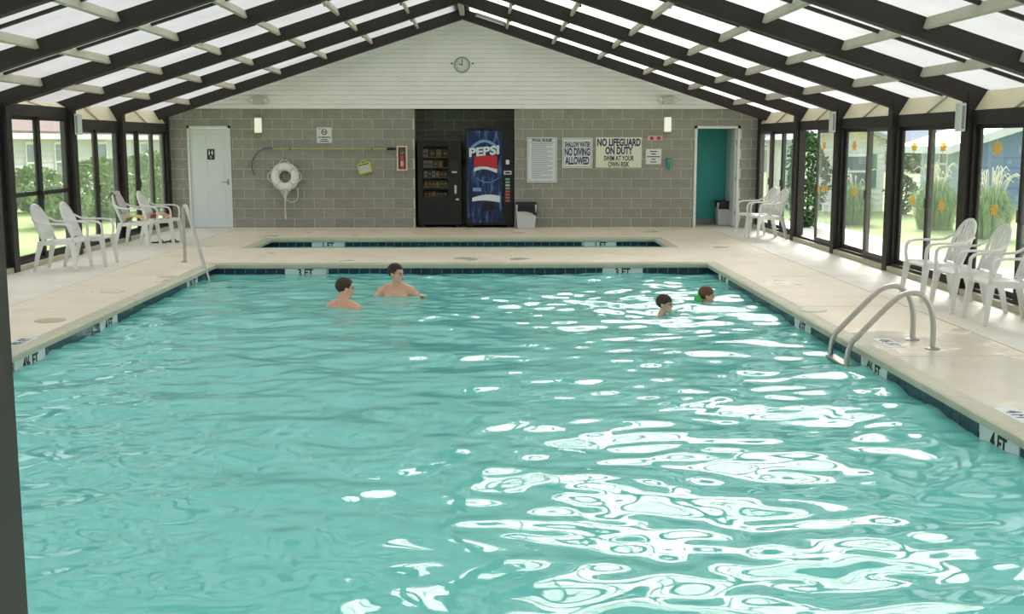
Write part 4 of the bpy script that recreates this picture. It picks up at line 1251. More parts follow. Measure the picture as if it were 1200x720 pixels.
# waste bins
def bin_(loc, label, s=1.0):
    t = thing('waste_bin', label, 'waste bin', loc, 0, 'white bins with black liners')
    def ring(w, d, z, n=4): return [(-w, -d, z), (w, -d, z), (w, d, z), (-w, d, z)]
    MB().hexa(ring(0.175 * s, 0.13 * s, 0), ring(0.215 * s, 0.165 * s, 0.50 * s)).build('bin_body', 'bin', t, bevel=0.02)
    # liner folded over the rim, longer on one side
    vs = []; fs = []; n = 28
    rs = random.Random(3)
    for k in range(n):
        a = 2 * PI * k / n
        cx, cy = math.cos(a), math.sin(a)
        ex = lambda q, w: math.copysign(abs(q) ** 0.45, q) * w
        drop = 0.20 + 0.07 * cx + 0.02 * math.sin(5 * a) if cy < 0 else 0.18
        X, Y = ex(cx, 0.222 * s), ex(cy, 0.172 * s)
        vs += [(X * 0.9, Y * 0.9, 0.45 * s), (X * 0.98, Y * 0.98, 0.535 * s), (X * 1.03, Y * 1.04, 0.52 * s), (X * 1.02, Y * 1.03, (0.535 - drop * 0.5) * s), (X * 1.0, Y * 1.02, (0.535 - drop) * s)]
    for k in range(n):
        q = (k + 1) % n
        for j in range(4): fs.append((k * 5 + j, q * 5 + j, q * 5 + j + 1, k * 5 + j + 1))
    MB().add(vs, fs).build('bin_liner', 'liner', t, smooth=True)
p = wpt(616, 267); bin_((p.x, YB - 0.22, 0), 'white waste bin with a black liner beside the drinks machine', 1.0)
p = at(851, 265, Y=YB + 0.5); bin_((p.x, YB + 0.62, 0), 'white waste bin with a black liner inside the teal doorway', 0.98)

# ------------------------------------------------------------------ vending machines
a, c = at(489, 165, Y=YB + 0.06), at(541, 265, Y=YB + 0.06)
w = c.x - a.x; h = 1.77
sm = thing('snack_machine', 'black snack vending machine with a lit glass front in the alcove', 'vending machine', ((a.x + c.x) / 2, YB + 0.06, 0), 0)
SX, SY = sm.location.x, sm.location.y
b = MB()
gx0, gx1, gz0, gz1 = -w * 0.39, w * 0.20, 0.62, 1.66
b.box(-w / 2, gx0, 0, 0.8, 0.06, h); b.box(gx1, w / 2, 0, 0.8, 0.06, h); b.box(gx0, gx1, 0, 0.8, 0.06, gz0); b.box(gx0, gx1, 0, 0.8, gz1, h); b.box(gx0, gx1, 0.45, 0.8, gz0, gz1)
b.build('cabinet_body', 'blackm', sm)
MB().box(gx0 + 0.01, gx1 - 0.01, 0.44, 0.452, gz0, gz1).build('inner_back', 'rubber', sm)
shelves = [gz0 + 0.02, 0.83, 1.03, 1.23, 1.44]
for z in shelves: MB().box(gx0, gx1, 0.05, 0.44, z - 0.012, z).build('shelf', 'steel', sm)
MB().box(gx0, gx1, 0.004, 0.010, gz0, gz1).build('glass_front', 'cabglass', sm)
MB().box(gx0, gx1, -0.012, 0.004, 0.30, 0.46).build('pickup_flap', 'black', sm, bevel=0.005, seg=1)
for x in (-w * 0.4, w * 0.4): MB().box(x - 0.04, x + 0.04, 0.05, 0.75, 0, 0.06).build('foot', 'black', sm)
MB().box(w * 0.25, w * 0.42, -0.008, 0.0, 1.18, 1.36).build('keypad', 'rubber', sm); MB().box(w * 0.28, w * 0.40, -0.014, 0.0, 1.12, 1.155).build('display', 'buttonw', sm)
MB().box(w * 0.34, w * 0.39, -0.016, 0.0, 0.70, 0.87).build('bill_slot', 'buttonw', sm); MB().box(w * 0.37, w * 0.44, -0.016, 0.0, 0.56, 0.60).build('coin_slot', 'buttonw', sm)
rs = random.Random(11)
ORD = ['leftmost', 'second', 'third', 'fourth', 'fifth', 'sixth']; SHN = ['bottom', 'second lowest', 'middle', 'second highest', 'top']; CN = dict(snw='pale', sny='yellow', sng='olive', snt='tan', snr='red', snb='blue')
tone = ['snw', 'sny', 'sng', 'snt', 'snr', 'snb']
for r, z in enumerate(shelves):
    n = [6, 6, 6, 5, 4][r]
    for k in range(n):
        if r == 3 and k == n - 1: continue
        px = gx0 + 0.06 + (gx1 - gx0 - 0.12) * k / (n - 1)
        hh = [0.10, 0.13, 0.14, 0.14, 0.18][r] * rs.uniform(0.85, 1.05); ww = [0.035, 0.034, 0.034, 0.045, 0.055][r]
        mname = tone[rs.randrange(6)] if r < 3 else tone[rs.randrange(4)]
        o = thing('snack_pack', '%s snack pack, %s from the left on the %s vending machine shelf' % (CN[mname], ORD[k] if k else 'first', SHN[r]), 'snack pack', (SX + px, SY + rs.uniform(0.10, 0.13), z), 0, 'snacks behind the vending machine glass')
        MB().hexa([(-ww, -0.008, 0), (ww, -0.008, 0), (ww, 0.008, 0), (-ww, 0.008, 0)], [(-ww, -0.022, hh * 0.5), (ww, -0.022, hh * 0.5), (ww, 0.022, hh * 0.5), (-ww, 0.022, hh * 0.5)]).hexa([(-ww, -0.022, hh * 0.5), (ww, -0.022, hh * 0.5), (ww, 0.022, hh * 0.5), (-ww, 0.022, hh * 0.5)], [(-ww, -0.003, hh), (ww, -0.003, hh), (ww, 0.003, hh), (-ww, 0.003, hh)]).build('wrapper', mname, o)
        MB().box(-ww * 0.7, ww * 0.7, -0.024, -0.015, hh * 0.40, hh * 0.58).build('wrapper_band', 'snw' if mname != 'snw' else 'snr', o)

a, c = at(546, 151, Y=YB + 0.03), at(602, 266, Y=YB + 0.03)
w = c.x - a.x; h = a.z
pm = thing('drinks_machine', 'tall blue and black soft drink vending machine in the alcove', 'vending machine', ((a.x + c.x) / 2, YB + 0.03, 0), 0)
MB().box(-w / 2, w / 2, 0, 0.85, 0.05, h).build('cabinet_body', 'blackm', pm, bevel=0.012)
for x in (-w * 0.4, w * 0.4): MB().box(x - 0.04, x + 0.04, 0.05, 0.75, 0, 0.05).build('foot', 'black', pm)
fx0, fx1 = -w / 2 + 0.02, w / 2 - 0.24
fp = MB().box(fx0, fx1, -0.03, 0.0, 0.10, h - 0.04).build('front_panel', 'pblue', pm, bevel=0.008, seg=1)
fp['label'] = 'blue printed front with PEPSI lettering'
fc = (fx0 + fx1) / 2; fw = fx1 - fx0
def band(f_lo, f_hi, x0, x1, m, name, y=-0.033, n=14, par=fp):
    b = MB(); vs = []; fs = []
    for i in range(n + 1):
        x = x0 + (x1 - x0) * i / n
        for yy in (y, -0.0295): vs += [(x, yy, f_lo(i / n)), (x, yy, f_hi(i / n))]
    for i in range(n):
        o = i * 4
        fs += [(o, o + 4, o + 5, o + 1), (o + 2, o + 3, o + 7, o + 6), (o, o + 2, o + 6, o + 4), (o + 1, o + 5, o + 7, o + 3)]
    return b.add(vs, fs).build(name, m, par)
Z = lambda f: 0.10 + (h - 0.14) * f
band(lambda u: Z(0.60) + 0.03 * math.sin(PI * u * 1.3), lambda u: Z(0.725) + 0.02 * math.sin(3 * u), fc - fw * 0.30, fc + fw * 0.36, 'pred', 'red_band')
band(lambda u: Z(0.565) + 0.05 * math.sin(PI * u * 1.2) - 0.01, lambda u: Z(0.607) + 0.03 * math.sin(PI * u * 1.3), fc - fw * 0.30, fc + fw * 0.36, 'pwhite', 'white_wave')
band(lambda u: Z(0.875) - 0.20 * (2 * u - 1) ** 2, lambda u: Z(0.905) - 0.17 * (2 * u - 1) ** 2, fc - fw * 0.42, fc + fw * 0.42, 'pblue2', 'arc_print')
band(lambda u: Z(0.44) + 0.10 * (2 * u - 1) ** 2, lambda u: Z(0.447) + 0.10 * (2 * u - 1) ** 2, fc - fw * 0.25, fc + fw * 0.42, 'pblue2', 'ring_print', y=-0.0325)
band(lambda u: Z(0.235) + 0.02 * math.sin(4 * u), lambda u: Z(0.275) + 0.055 * math.sin(PI * u * 0.9) + 0.02 * u, fc - fw * 0.36, fc + fw * 0.44, 'pwhite', 'ice_print')
band(lambda u: Z(0.345), lambda u: Z(0.385), fc - fw * 0.34, fc - fw * 0.10, 'pblue2', 'badge_print')
o = text('PEPSI', 0.235, 'pwhite', fp, (fc - fw * 0.01, -0.034, Z(0.775)), BACK, bold=0.010, ext=0.002, shear=0.0)
ww = max(v.co.x for v in o.data.vertices) - min(v.co.x for v in o.data.vertices)
for v in o.data.vertices: v.co.x *= fw * 0.86 / ww; v.co.y += v.co.x * 0.10
MB().box(fc - 0.02, fc + 0.20, -0.034, -0.02, Z(0.135), Z(0.225)).build('dispense_slot', 'black', pm)
bx = w / 2 - 0.125
MB().box(bx - 0.035, bx + 0.035, -0.012, 0.0, h - 0.72, h - 0.63).build('price_card', 'pwhite', pm)
MB().box(bx - 0.08, bx + 0.08, -0.02, 0.0, h - 0.93, h - 0.85).build('bill_validator', 'buttonw', pm, bevel=0.005, seg=1); MB().box(bx - 0.05, bx + 0.05, -0.023, -0.019, h - 0.905, h - 0.875).build('bill_slot', 'black', pm)
for k in range(8):
    z = h - 1.02 - k * 0.063
    MB().box(bx - 0.045, bx + 0.045, -0.014, 0.0, z - 0.02, z + 0.02).build('select_button', ['buttong', 'buttong', 'buttonw', 'buttong', 'buttonr', 'buttonr', 'buttonr', 'buttonr'][k], pm)
MB().box(bx - 0.06, bx + 0.06, -0.01, 0.0, 0.55, 0.72).build('coin_return', 'rubber', pm)

# white speakers on the posts
def speaker(X, y, z, sgn, label):
    t = thing('speaker_box', label, 'speaker', (X, y, z), 0, 'white speakers on the posts')
    MB().box(-0.07 * 1, 0.0 * 1, -0.075, 0.075, -0.16, 0.16, Matrix.Scale(sgn, 4, (1, 0, 0))).build('housing', 'white', t, bevel=0.01)
    MB().box(-0.05, -0.02, -0.081, -0.075, -0.13, 0.13, Matrix.Scale(sgn, 4, (1, 0, 0))).build('grille', 'grey', t)
    MB().box(-0.01, 0.02, -0.02, 0.02, 0.02, 0.10, Matrix.Scale(sgn, 4, (1, 0, 0))).build('bracket', 'steel', t)
p = at(1122, 137, X=PIR - 0.03); speaker(PIR - 0.02, POSTS[3] - 0.02, 2.03, 1, 'white speaker box on the right hand post beside the blue shed window')
speaker(PIR - 0.02, POSTS[1] - 0.0, 2.06, 1, 'white speaker box on the right hand post beside the open sliding bay')
speaker(PIL + 0.02, POSTS[1] + 0.0, 2.02, -1, 'white speaker box high on the left hand post above the chairs')

# ------------------------------------------------------------------ bathers
def remeshed(b, voxel, smooth_it=4):
    me = b.mesh('raw')
    o = bpy.data.objects.new('raw', me); COL.objects.link(o)
    r = o.modifiers.new('r', 'REMESH'); r.mode = 'VOXEL'; r.voxel_size = voxel; r.use_smooth_shade = True
    s = o.modifiers.new('s', 'SMOOTH'); s.factor = 0.5; s.iterations = smooth_it
    dg = bpy.context.evaluated_depsgraph_get()
    out = bpy.data.meshes.new_from_object(o.evaluated_get(dg))
    bpy.data.objects.remove(o)
    out.polygons.foreach_set('use_smooth', [True] * len(out.polygons))
    return out
def cap(b, p, q, r0, r1, M=None, n=12):
    p, q = Vector(p), Vector(q)
    pts = [p.lerp(q, t / 4) for t in range(5)]
    b.tube(pts, [r0 + (r1 - r0) * t / 4 for t in range(5)], n, True, M)
    b.ball(p, r0, M, 12, 8); b.ball(q, r1, M, 12, 8)
def hand(b, wrist, d, palm_n, s=1.0, side=1, curl=0.35):
    """palm plus five bent fingers growing from the wrist along d"""
    w = Vector(wrist); d = Vector(d).normalized(); nrm = Vector(palm_n).normalized(); l = nrm.cross(d).normalized() * side; nrm = d.cross(l).normalized() * side
    M = Matrix((d, l, nrm)).transposed().to_4x4(); M.translation = w
    b.ball((0.045 * s, 0, 0), (0.052 * s, 0.040 * s, 0.017 * s), M)
    for k, (y, ln) in enumerate(((-0.031, 0.058), (-0.0105, 0.072), (0.0105, 0.078), (0.031, 0.070))):
        a = Vector((0.080 * s, y * s, 0)); c = a + Vector((ln * 0.5, y * 0.12, -ln * 0.5 * curl * 0.5)) * s; e = c + Vector((ln * 0.5, y * 0.05, -ln * 0.5 * curl * 1.6)) * s
        cap(b, a, c, 0.0090 * s, 0.0085 * s, M, 8); cap(b, c, e, 0.0085 * s, 0.0072 * s, M, 8)
    a = Vector((0.022, 0.034, 0)) * s; c = a + Vector((0.030, 0.026, -0.006)) * s; e = c + Vector((0.030, 0.010, -0.010)) * s
    cap(b, a, c, 0.0115 * s, 0.010 * s, M, 8); cap(b, c, e, 0.010 * s, 0.0085 * s, M, 8)
def head_parts(b, M, s=1.0):
    for c, r in (((-0.012, 0, 0.02), (0.098, 0.078, 0.088)), ((0.030, 0, -0.045), (0.062, 0.058, 0.075)), ((0.066, 0, -0.102), (0.022, 0.027, 0.020)),
                 ((0.099, 0, -0.032), (0.015, 0.013, 0.016)), ((0.090, 0, -0.008), (0.011, 0.010, 0.028)), ((0.072, 0, 0.016), (0.020, 0.052, 0.014)),
                 ((0.066, 0.034, -0.035), (0.020, 0.020, 0.020)), ((0.066, -0.034, -0.035), (0.020, 0.020, 0.020)), ((0.088, 0, -0.070), (0.010, 0.024, 0.012)),
                 ((-0.008, 0.078, -0.02), (0.020, 0.012, 0.032)), ((-0.008, -0.078, -0.02), (0.020, 0.012, 0.032))):
        b.ball(tuple(v * s for v in c), tuple(v * s for v in r), M)
def head_extras(root, M, s, hair, fringe=0.0):
    h = MB(); n, m_ = 28, 20
    tmp = MB().ball((0, 0, 0), (1, 1, 1), None, n, m_)
    keep = []
    R = (0.107 * s, 0.086 * s, 0.096 * s); C0 = Vector((-0.016 * s, 0, 0.026 * s))
    P = []
    for v in tmp.v:
        v = Vector(v); k = 1 + 0.018 * math.sin(13 * v.y + 5 * v.x) * max(0, v.z + 0.3) + 0.012 * math.sin(17 * v.x + 9 * v.z)
        P.append(Vector((v.x * R[0] * k, v.y * R[1] * k, v.z * R[2] * k)) + C0)
    def hl(x):
        x = x / s
        if x < -0.045: return -0.085
        if x < 0.010: return -0.085 + (x + 0.045) / 0.055 * 0.075
        return -0.010 + min(1, (x - 0.010) / 0.05) * (0.068 - fringe)
    for f in tmp.f:
        c = sum((P[i] for i in f), Vector()) / len(f)
        if c.z / s > hl(c.x): keep.append(f)
    us = sorted({i for f in keep for i in f}); mp = {i: k for k, i in enumerate(us)}
    outer = [P[i] for i in us]; inner = [C0 + (p - C0) * 0.86 for p in outer]
    N_ = len(us)
    fs = [tuple(mp[i] for i in f) for f in keep] + [tuple(mp[i] + N_ for i in reversed(f)) for f in keep]
    ed = {}
    for f in keep:
        for i in range(len(f)):
            e = (f[i], f[(i + 1) % len(f)]); ed[e] = 1
    for (a, c) in ed:
        if (c, a) not in ed: fs.append((mp[c], mp[a], mp[a] + N_, mp[c] + N_))
    h.add(outer + inner, fs, M)
    h.build('hair', hair, root, smooth=True)
    e = MB()
    for y in (-0.030, 0.030): e.ball((0.086 * s, y * s, -0.010 * s), (0.010 * s, 0.013 * s, 0.007 * s), M, 8, 6)
    e.build('eyes', 'eye', root, smooth=True)
    e = MB()
    for y in (-0.030, 0.030): e.ball((0.093 * s, y * s, 0.010 * s), (0.006 * s, 0.020 * s, 0.004 * s), M, 8, 6)
    e.build('eyebrows', hair, root, smooth=True)
    MB().ball((0.097 * s, 0, -0.071 * s), (0.006 * s, 0.020 * s, 0.006 * s), M, 8, 6).build('lips', 'lip', root, smooth=True)

def man(label, loc, rz, turn, tilt, arms, skin, hair, up, hs=1.0):
    root = thing('person', label, 'person', loc, rz, 'bathers in the pool')
    b = MB()
    HM = Matrix.Translation((0.035, 0, 1.645)) @ Matrix.Rotation(turn, 4, 'Z') @ Matrix.Rotation(tilt, 4, 'Y')
    head_parts(b, HM)
    cap(b, (0.01, 0, 1.60), (-0.02, 0, 1.45), 0.055, 0.062)
    for s in (-1, 1):
        cap(b, (-0.015, s * 0.045, 1.485), (-0.01, s * 0.16, 1.43), 0.045, 0.055)     # trapezius to shoulder
        b.ball((0.005, s * 0.185, 1.405), (0.065, 0.062, 0.065))
        b.ball((0.07, s * 0.085, 1.315), (0.055, 0.085, 0.07))                        # chest
        b.ball((-0.055, s * 0.085, 1.33), (0.055, 0.08, 0.10))                        # shoulder blade
    b.ball((0.0, 0, 1.36), (0.105, 0.175, 0.11)); b.ball((0.0, 0, 1.23), (0.115, 0.165, 0.14)); b.ball((0.0, 0, 1.08), (0.10, 0.145, 0.14)); b.ball((-0.01, 0, 0.95), (0.11, 0.16, 0.12))
    for s in (-1, 1):
        cap(b, (0, s * 0.09, 0.92), (0.03, s * 0.10, 0.50), 0.085, 0.058); cap(b, (0.03, s * 0.10, 0.50), (-0.01, s * 0.105, 0.09), 0.056, 0.038)
        b.ball((0.05, s * 0.11, 0.035), (0.125, 0.045, 0.035))
        el, wr_, pn = arms[0 if s > 0 else 1]
        sh = (0.005, s * 0.19, 1.395)
        cap(b, sh, el, 0.052, 0.041); cap(b, el, wr_, 0.041, 0.028)
        hand(b, wr_, Vector(wr_) - Vector(el), pn, 1.0, s)
    me = remeshed(b, 0.008)
    link('body', me, skin, root)
    head_extras(root, HM, 1.0, hair)
    t = MB(); t.lathe([(0.118, 0.86), (0.128, 0.95), (0.122, 1.02)], 20, Matrix.Scale(1.36, 4, (0, 1, 0)))
    for s in (-1, 1): t.lathe([(0.115, 0.55), (0.11, 0.72), (0.105, 0.90)], 16, Matrix.Translation((0.01, s * 0.10, 0)))
    t.build('swim_shorts', 'trunk1', root, smooth=True)
    return root
p = at(403, 361, Z=WZ)
man('bare-chested man with short brown hair seen from behind, looking to the right', (p.x, p.y, WZ + 0.345 - 1.755), math.radians(60), math.radians(-38), 0.05,
    [((0.16, 0.33, 1.22), (0.36, 0.24, 1.25), (0, 0, 1)), ((0.14, -0.33, 1.22), (0.36, -0.26, 1.28), (0, 0, 1))], 'skin1', 'hair1', 0)
p = at(465, 347, Z=WZ)
man('bare-chested dark-haired man facing the camera with his head turned to the right', (p.x, p.y, WZ + 0.405 - 1.755), math.radians(-92), math.radians(62), 0.06,
    [((0.02, 0.315, 1.325), (0.17, 0.335, 1.37), (0, 0, 1)), ((0.05, -0.33, 1.25), (0.25, -0.28, 1.24), (0, 0, 1))], 'skin2', 'hair2', 0)

def kid(label, loc, rz, turn, tilt, skin, hair, vest=False, hs=0.88):
    root = thing('person', label, 'person', loc, rz, 'bathers in the pool')
    b = MB()      # origin at the head centre, body trailing behind under the surface
    HM = Matrix.Rotation(turn, 4, 'Z') @ Matrix.Rotation(tilt, 4, 'Y')
    head_parts(b, HM, hs)
    nk = (-0.05, 0, -0.17)
    cap(b, (-0.015, 0, -0.07), nk, 0.042, 0.046)
    for s in (-1, 1):
        cap(b, (-0.06, s * 0.03, -0.165), (-0.085, s * 0.115, -0.185), 0.036, 0.042)
        cap(b, (-0.085, s * 0.125, -0.19), (0.04, s * 0.20, -0.27), 0.034, 0.029); cap(b, (0.04, s * 0.20, -0.27), (0.20, s * 0.15, -0.25), 0.029, 0.021)
        hand(b, (0.20, s * 0.15, -0.25), (1, -s * 0.2, 0.05), (0, 0, 1), 0.72, s)
        cap(b, (-0.36, s * 0.065, -0.52), (-0.52, s * 0.075, -0.74), 0.062, 0.045); cap(b, (-0.52, s * 0.075, -0.74), (-0.74, s * 0.08, -0.86), 0.043, 0.030)
        b.ball((-0.78, s * 0.085, -0.90), (0.05, 0.032, 0.065))
    b.ball((-0.12, 0, -0.24), (0.085, 0.125, 0.085)); b.ball((-0.20, 0, -0.33), (0.085, 0.115, 0.10)); b.ball((-0.28, 0, -0.42), (0.08, 0.105, 0.095)); b.ball((-0.34, 0, -0.49), (0.085, 0.11, 0.085))
    link('body', remeshed(b, 0.0065), skin, root)
    head_extras(root, HM, hs, hair, 0.03)
    MB().ball((-0.36, 0, -0.51), (0.10, 0.125, 0.085), None, 16, 10).build('swim_shorts', 'trunk1', root, smooth=True)
    if vest:
        M = Matrix.Translation((-0.085, 0, -0.135)) @ Matrix.Rotation(0.35, 4, 'Y')
        v = MB().torus(0.085, 0.038, 24, 10, M)
        v.build('vest_collar', 'green', root, smooth=True)
        MB().ball((-0.118, -0.02, -0.055), (0.04, 0.07, 0.065), None, 14, 10).build('vest_back', 'green', root, smooth=True)
    return root
p = at(779, 366, Z=WZ)
kid('child with a short dark brown bowl haircut swimming to the right', (p.x, p.y, WZ + 0.10), math.radians(-28), 0.0, 0.05, 'skin2', 'hair1')
p = at(828, 354, Z=WZ)
kid('child with auburn hair and a bright green swim vest collar', (p.x, p.y, WZ + 0.085), math.radians(8), -0.15, 0.10, 'skin1', 'hair3', vest=True)

# ------------------------------------------------------------------ houses seen through the windows
GZ = -0.14
def lap(b, axis, c, lo, hi, z0, z1, step=0.18, out=-1, gable=None):
    """lap boards on a wall: axis 'x' wall plane X=c running along Y, axis 'y' plane Y=c along X"""
    n = max(1, int(round((z1 - z0) / step))); st_ = (z1 - z0) / n
    for i in range(n):
        za, zb = z0 + i * st_, z0 + (i + 1) * st_
        l0, h0, l1, h1 = lo, hi, lo, hi
        if gable: (l0, h0), (l1, h1) = gable(za), gable(zb)
        o = out * 0.03; t_ = -out * 0.12
        if axis == 'x': b.hexa([(c + o, l0, za), (c + o, h0, za), (c + t_, h0, za), (c + t_, l0, za)], [(c, l1, zb), (c, h1, zb), (c + t_, h1, zb), (c + t_, l1, zb)])
        else: b.hexa([(l0, c + o, za), (h0, c + o, za), (h0, c + t_, za), (l0, c + t_, za)], [(l1, c, zb), (h1, c, zb), (h1, c + t_, zb), (l1, c + t_, zb)])
    return b
def house_window(parent, axis, c, mid, z0, z1, w, out=-1, trim='white'):
    f = MB(); t = 0.09; o0, o1 = sorted((c + out * 0.07, c - out * 0.02))
    g0, g1 = sorted((c + out * 0.04, c + out * 0.01))
    def bx(bb, a, e, za, zb, u0, u1):
        if axis == 'x': bb.box(u0, u1, a, e, za, zb)
        else: bb.box(a, e, u0, u1, za, zb)
    bx(f, mid - w / 2 - t, mid - w / 2, z0 - t, z1 + t, o0, o1); bx(f, mid + w / 2, mid + w / 2 + t, z0 - t, z1 + t, o0, o1)
    bx(f, mid - w / 2, mid + w / 2, z1, z1 + t, o0, o1); bx(f, mid - w / 2, mid + w / 2, z0 - t, z0, o0, o1); bx(f, mid - w / 2, mid + w / 2, (z0 + z1) / 2 - 0.03, (z0 + z1) / 2 + 0.03, o0, o1)
    fo = f.build('window', trim, parent)
    for (za, zb) in ((z0, (z0 + z1) / 2 - 0.03), ((z0 + z1) / 2 + 0.03, z1)):
        q = MB(); bx(q, mid - w / 2, mid + w / 2, za, zb, g0, g1); q.build('pane', 'darkglass', fo)

H1 = thing('house', 'grey-sided house with a mauve-brown roof outside the left windows', 'house')
HX = -15.0
lap(MB(), 'x', HX, 26, 64, GZ, 1.86, 0.2, out=1).build('side_wall', 'hgrey', H1)
MB().box(HX - 0.05, HX + 0.5, 25.6, 64.4, 1.84, 2.02).build('fascia', 'white', H1)
MB().hexa([(HX + 0.5, 25.6, 2.02), (HX + 0.5, 64.4, 2.02), (HX - 8, 64.4, 5.2), (HX - 8, 25.6, 5.2)], [(HX + 0.5, 25.6, 2.10), (HX + 0.5, 64.4, 2.10), (HX - 8, 64.4, 5.28), (HX - 8, 25.6, 5.28)]).build('roof', 'roofbr', H1)
MB().box(HX - 8, HX - 0.1, 26, 26.2, GZ, 2.2).build('end_wall', 'hgrey', H1)
for px in (37, 70, 118, 168):
    y = at(px, 185, X=HX).y
    house_window(H1, 'x', HX, y, 0.46, 1.66, 1.05, out=1)

H2 = thing('cottage', 'small white cottage with a green shutter and grey gable roof', 'cottage')
HY = 31.5
xa, xb = at(948, 200, Y=HY).x, at(1036, 200, Y=HY).x
zE, zA = 1.78, 2.22; xm = (xa + xb) / 2
lap(MB(), 'y', HY, xa, xb, GZ, zE, 0.16).build('front_wall', 'hwall', H2)
MB().add([(xa, HY, zE), (xb, HY, zE), (xm, HY, zA), (xa, HY + 0.1, zE), (xb, HY + 0.1, zE), (xm, HY + 0.1, zA)], [(0, 1, 2), (5, 4, 3), (0, 3, 4, 1), (1, 4, 5, 2), (2, 5, 3, 0)]).build('gable', 'cream', H2)
for s in (-1, 1):
    xe = xm + s * ((xb - xa) / 2 + 0.2); ze = zE - 0.09
    MB().hexa([(xm, HY - 0.3, zA), (xm, HY + 5, zA), (xe, HY + 5, ze), (xe, HY - 0.3, ze)], [(xm, HY - 0.3, zA + 0.12), (xm, HY + 5, zA + 0.12), (xe, HY + 5, ze + 0.12), (xe, HY - 0.3, ze + 0.12)]).build('roof_slope', 'roofg', H2)
MB().box(xb - 0.1, xb, HY, HY + 4.8, GZ, zE).build('side_wall', 'hwall', H2); MB().box(xa, xa + 0.1, HY, HY + 4.8, GZ, zE).build('side_wall', 'hwall', H2)
wx0 = at(1003, 195, Y=HY).x; house_window(H2, 'y', HY, wx0, 0.55, 1.35, 0.66)
sx = at(1022, 200, Y=HY).x
sh = MB().box(sx - 0.10, sx + 0.10, HY - 0.07, HY - 0.03, 0.5, 1.42).build('shutter', 'shutter', H2)
b = MB()
for k in range(9): b.box(sx - 0.075, sx + 0.075, HY - 0.085, HY - 0.065, 0.56 + k * 0.09, 0.61 + k * 0.09)
b.build('louvres', 'shutter', sh)
sx2 = 2 * wx0 - sx; MB().box(sx2 - 0.10, sx2 + 0.10, HY - 0.07, HY - 0.03, 0.5, 1.42).build('shutter', 'shutter', H2)

H3 = thing('shed', 'blue shed with a broad white roof edge outside the right windows', 'shed')
HY = 33.0
xa = at(1128, 200, Y=HY).x; xb = xa + 7.0; xm = xa + 3.5; zE, zA = 1.60, 2.72
lap(MB(), 'y', HY, xa, xb, GZ, zE, 0.3).build('front_wall', 'hblue', H3)
MB().add([(xa, HY, zE), (xb, HY, zE), (xm, HY, zA), (xa, HY + 0.1, zE), (xb, HY + 0.1, zE), (xm, HY + 0.1, zA)], [(0, 1, 2), (5, 4, 3), (0, 3, 4, 1), (1, 4, 5, 2), (2, 5, 3, 0)]).build('gable', 'hblue', H3)
lap(MB(), 'x', xa, HY, HY + 3.2, GZ, zE, 0.3).build('side_wall', 'hblue_lit', H3)
house_window(H3, 'x', xa, HY + 1.3, 0.7, 1.5, 0.5)
for s in (-1, 1):
    xe = xm + s * 4.1; ze = zA - (zA - zE) * 4.1 / 3.5
    MB().hexa([(xm, HY - 0.5, zA), (xm, HY + 3.6, zA), (xe, HY + 3.6, ze), (xe, HY - 0.5, ze)], [(xm, HY - 0.5, zA + 0.30), (xm, HY + 3.6, zA + 0.30), (xe, HY + 3.6, ze + 0.22), (xe, HY - 0.5, ze + 0.22)]).build('roof_slope', 'roofw', H3)

H4 = thing('long_house', 'long low house with a blue-grey roof far across the lawn', 'house')
HY = 75.0
lap(MB(), 'y', HY, 14, 52, GZ, 1.25, 0.3).build('front_wall', 'hgrey', H4)
MB().box(13.5, 52.5, HY - 0.7, HY + 0.2, 1.20, 1.42).build('fascia', 'white', H4)
MB().hexa([(13.5, HY - 0.7, 1.42), (52.5, HY - 0.7, 1.42), (52.5, HY + 5, 3.6), (13.5, HY + 5, 3.6)], [(13.5, HY - 0.7, 1.52), (52.5, HY - 0.7, 1.52), (52.5, HY + 5, 3.7), (13.5, HY + 5, 3.7)]).build('roof', 'roofb', H4)
for x in (22.0, 26.3, 28.4, 33.0, 38): house_window(H4, 'y', HY, x, 0.25, 0.95, 1.2)

# ------------------------------------------------------------------ planting
def shrub(name, label, loc, rx, ry, hz, n, leaf, mname, seed, group=None, lo=0.0):
    rs = random.Random(seed)
    t = thing(name, label, 'shrub', loc, 0, group)
    b = MB()
    for _ in range(n):
        u = rs.uniform(-1, 1); a = rs.uniform(0, 2 * PI); r = math.sqrt(1 - u * u) * rs.uniform(0.55, 1.0) ** 0.5
        k = 1 + 0.22 * math.sin(3 * a + 4 * u + seed) + 0.12 * math.sin(7 * a - 5 * u)
        c = Vector((rx * r * k * math.cos(a), ry * r * k * math.sin(a), hz * (0.5 + 0.5 * u * rs.uniform(0.8, 1.04)) + 0.02))
        d = Vector((rs.gauss(0, 1), rs.gauss(0, 1), rs.gauss(0.3, 0.7))).normalized(); e = d.cross(Vector((rs.gauss(0, 1), rs.gauss(0, 1), rs.gauss(0, 1)))).normalized()
        s = leaf * rs.uniform(0.6, 1.2)
        b.add([c - d * s, c + e * s * 0.42, c + d * s, c - e * s * 0.42], [(0, 1, 2, 3)])
    b.build('foliage', mname, t)['kind'] = 'stuff'
    for k in range(4):
        a = 2 * PI * k / 4 + 0.4
        MB().tube([(0.04 * math.cos(a), 0.04 * math.sin(a), 0), (0.2 * rx * math.cos(a), 0.2 * ry * math.sin(a), hz * 0.35), (0.45 * rx * math.cos(a), 0.45 * ry * math.sin(a), hz * 0.7)], [0.035, 0.025, 0.01], 6).build('stem', 'bark', t)
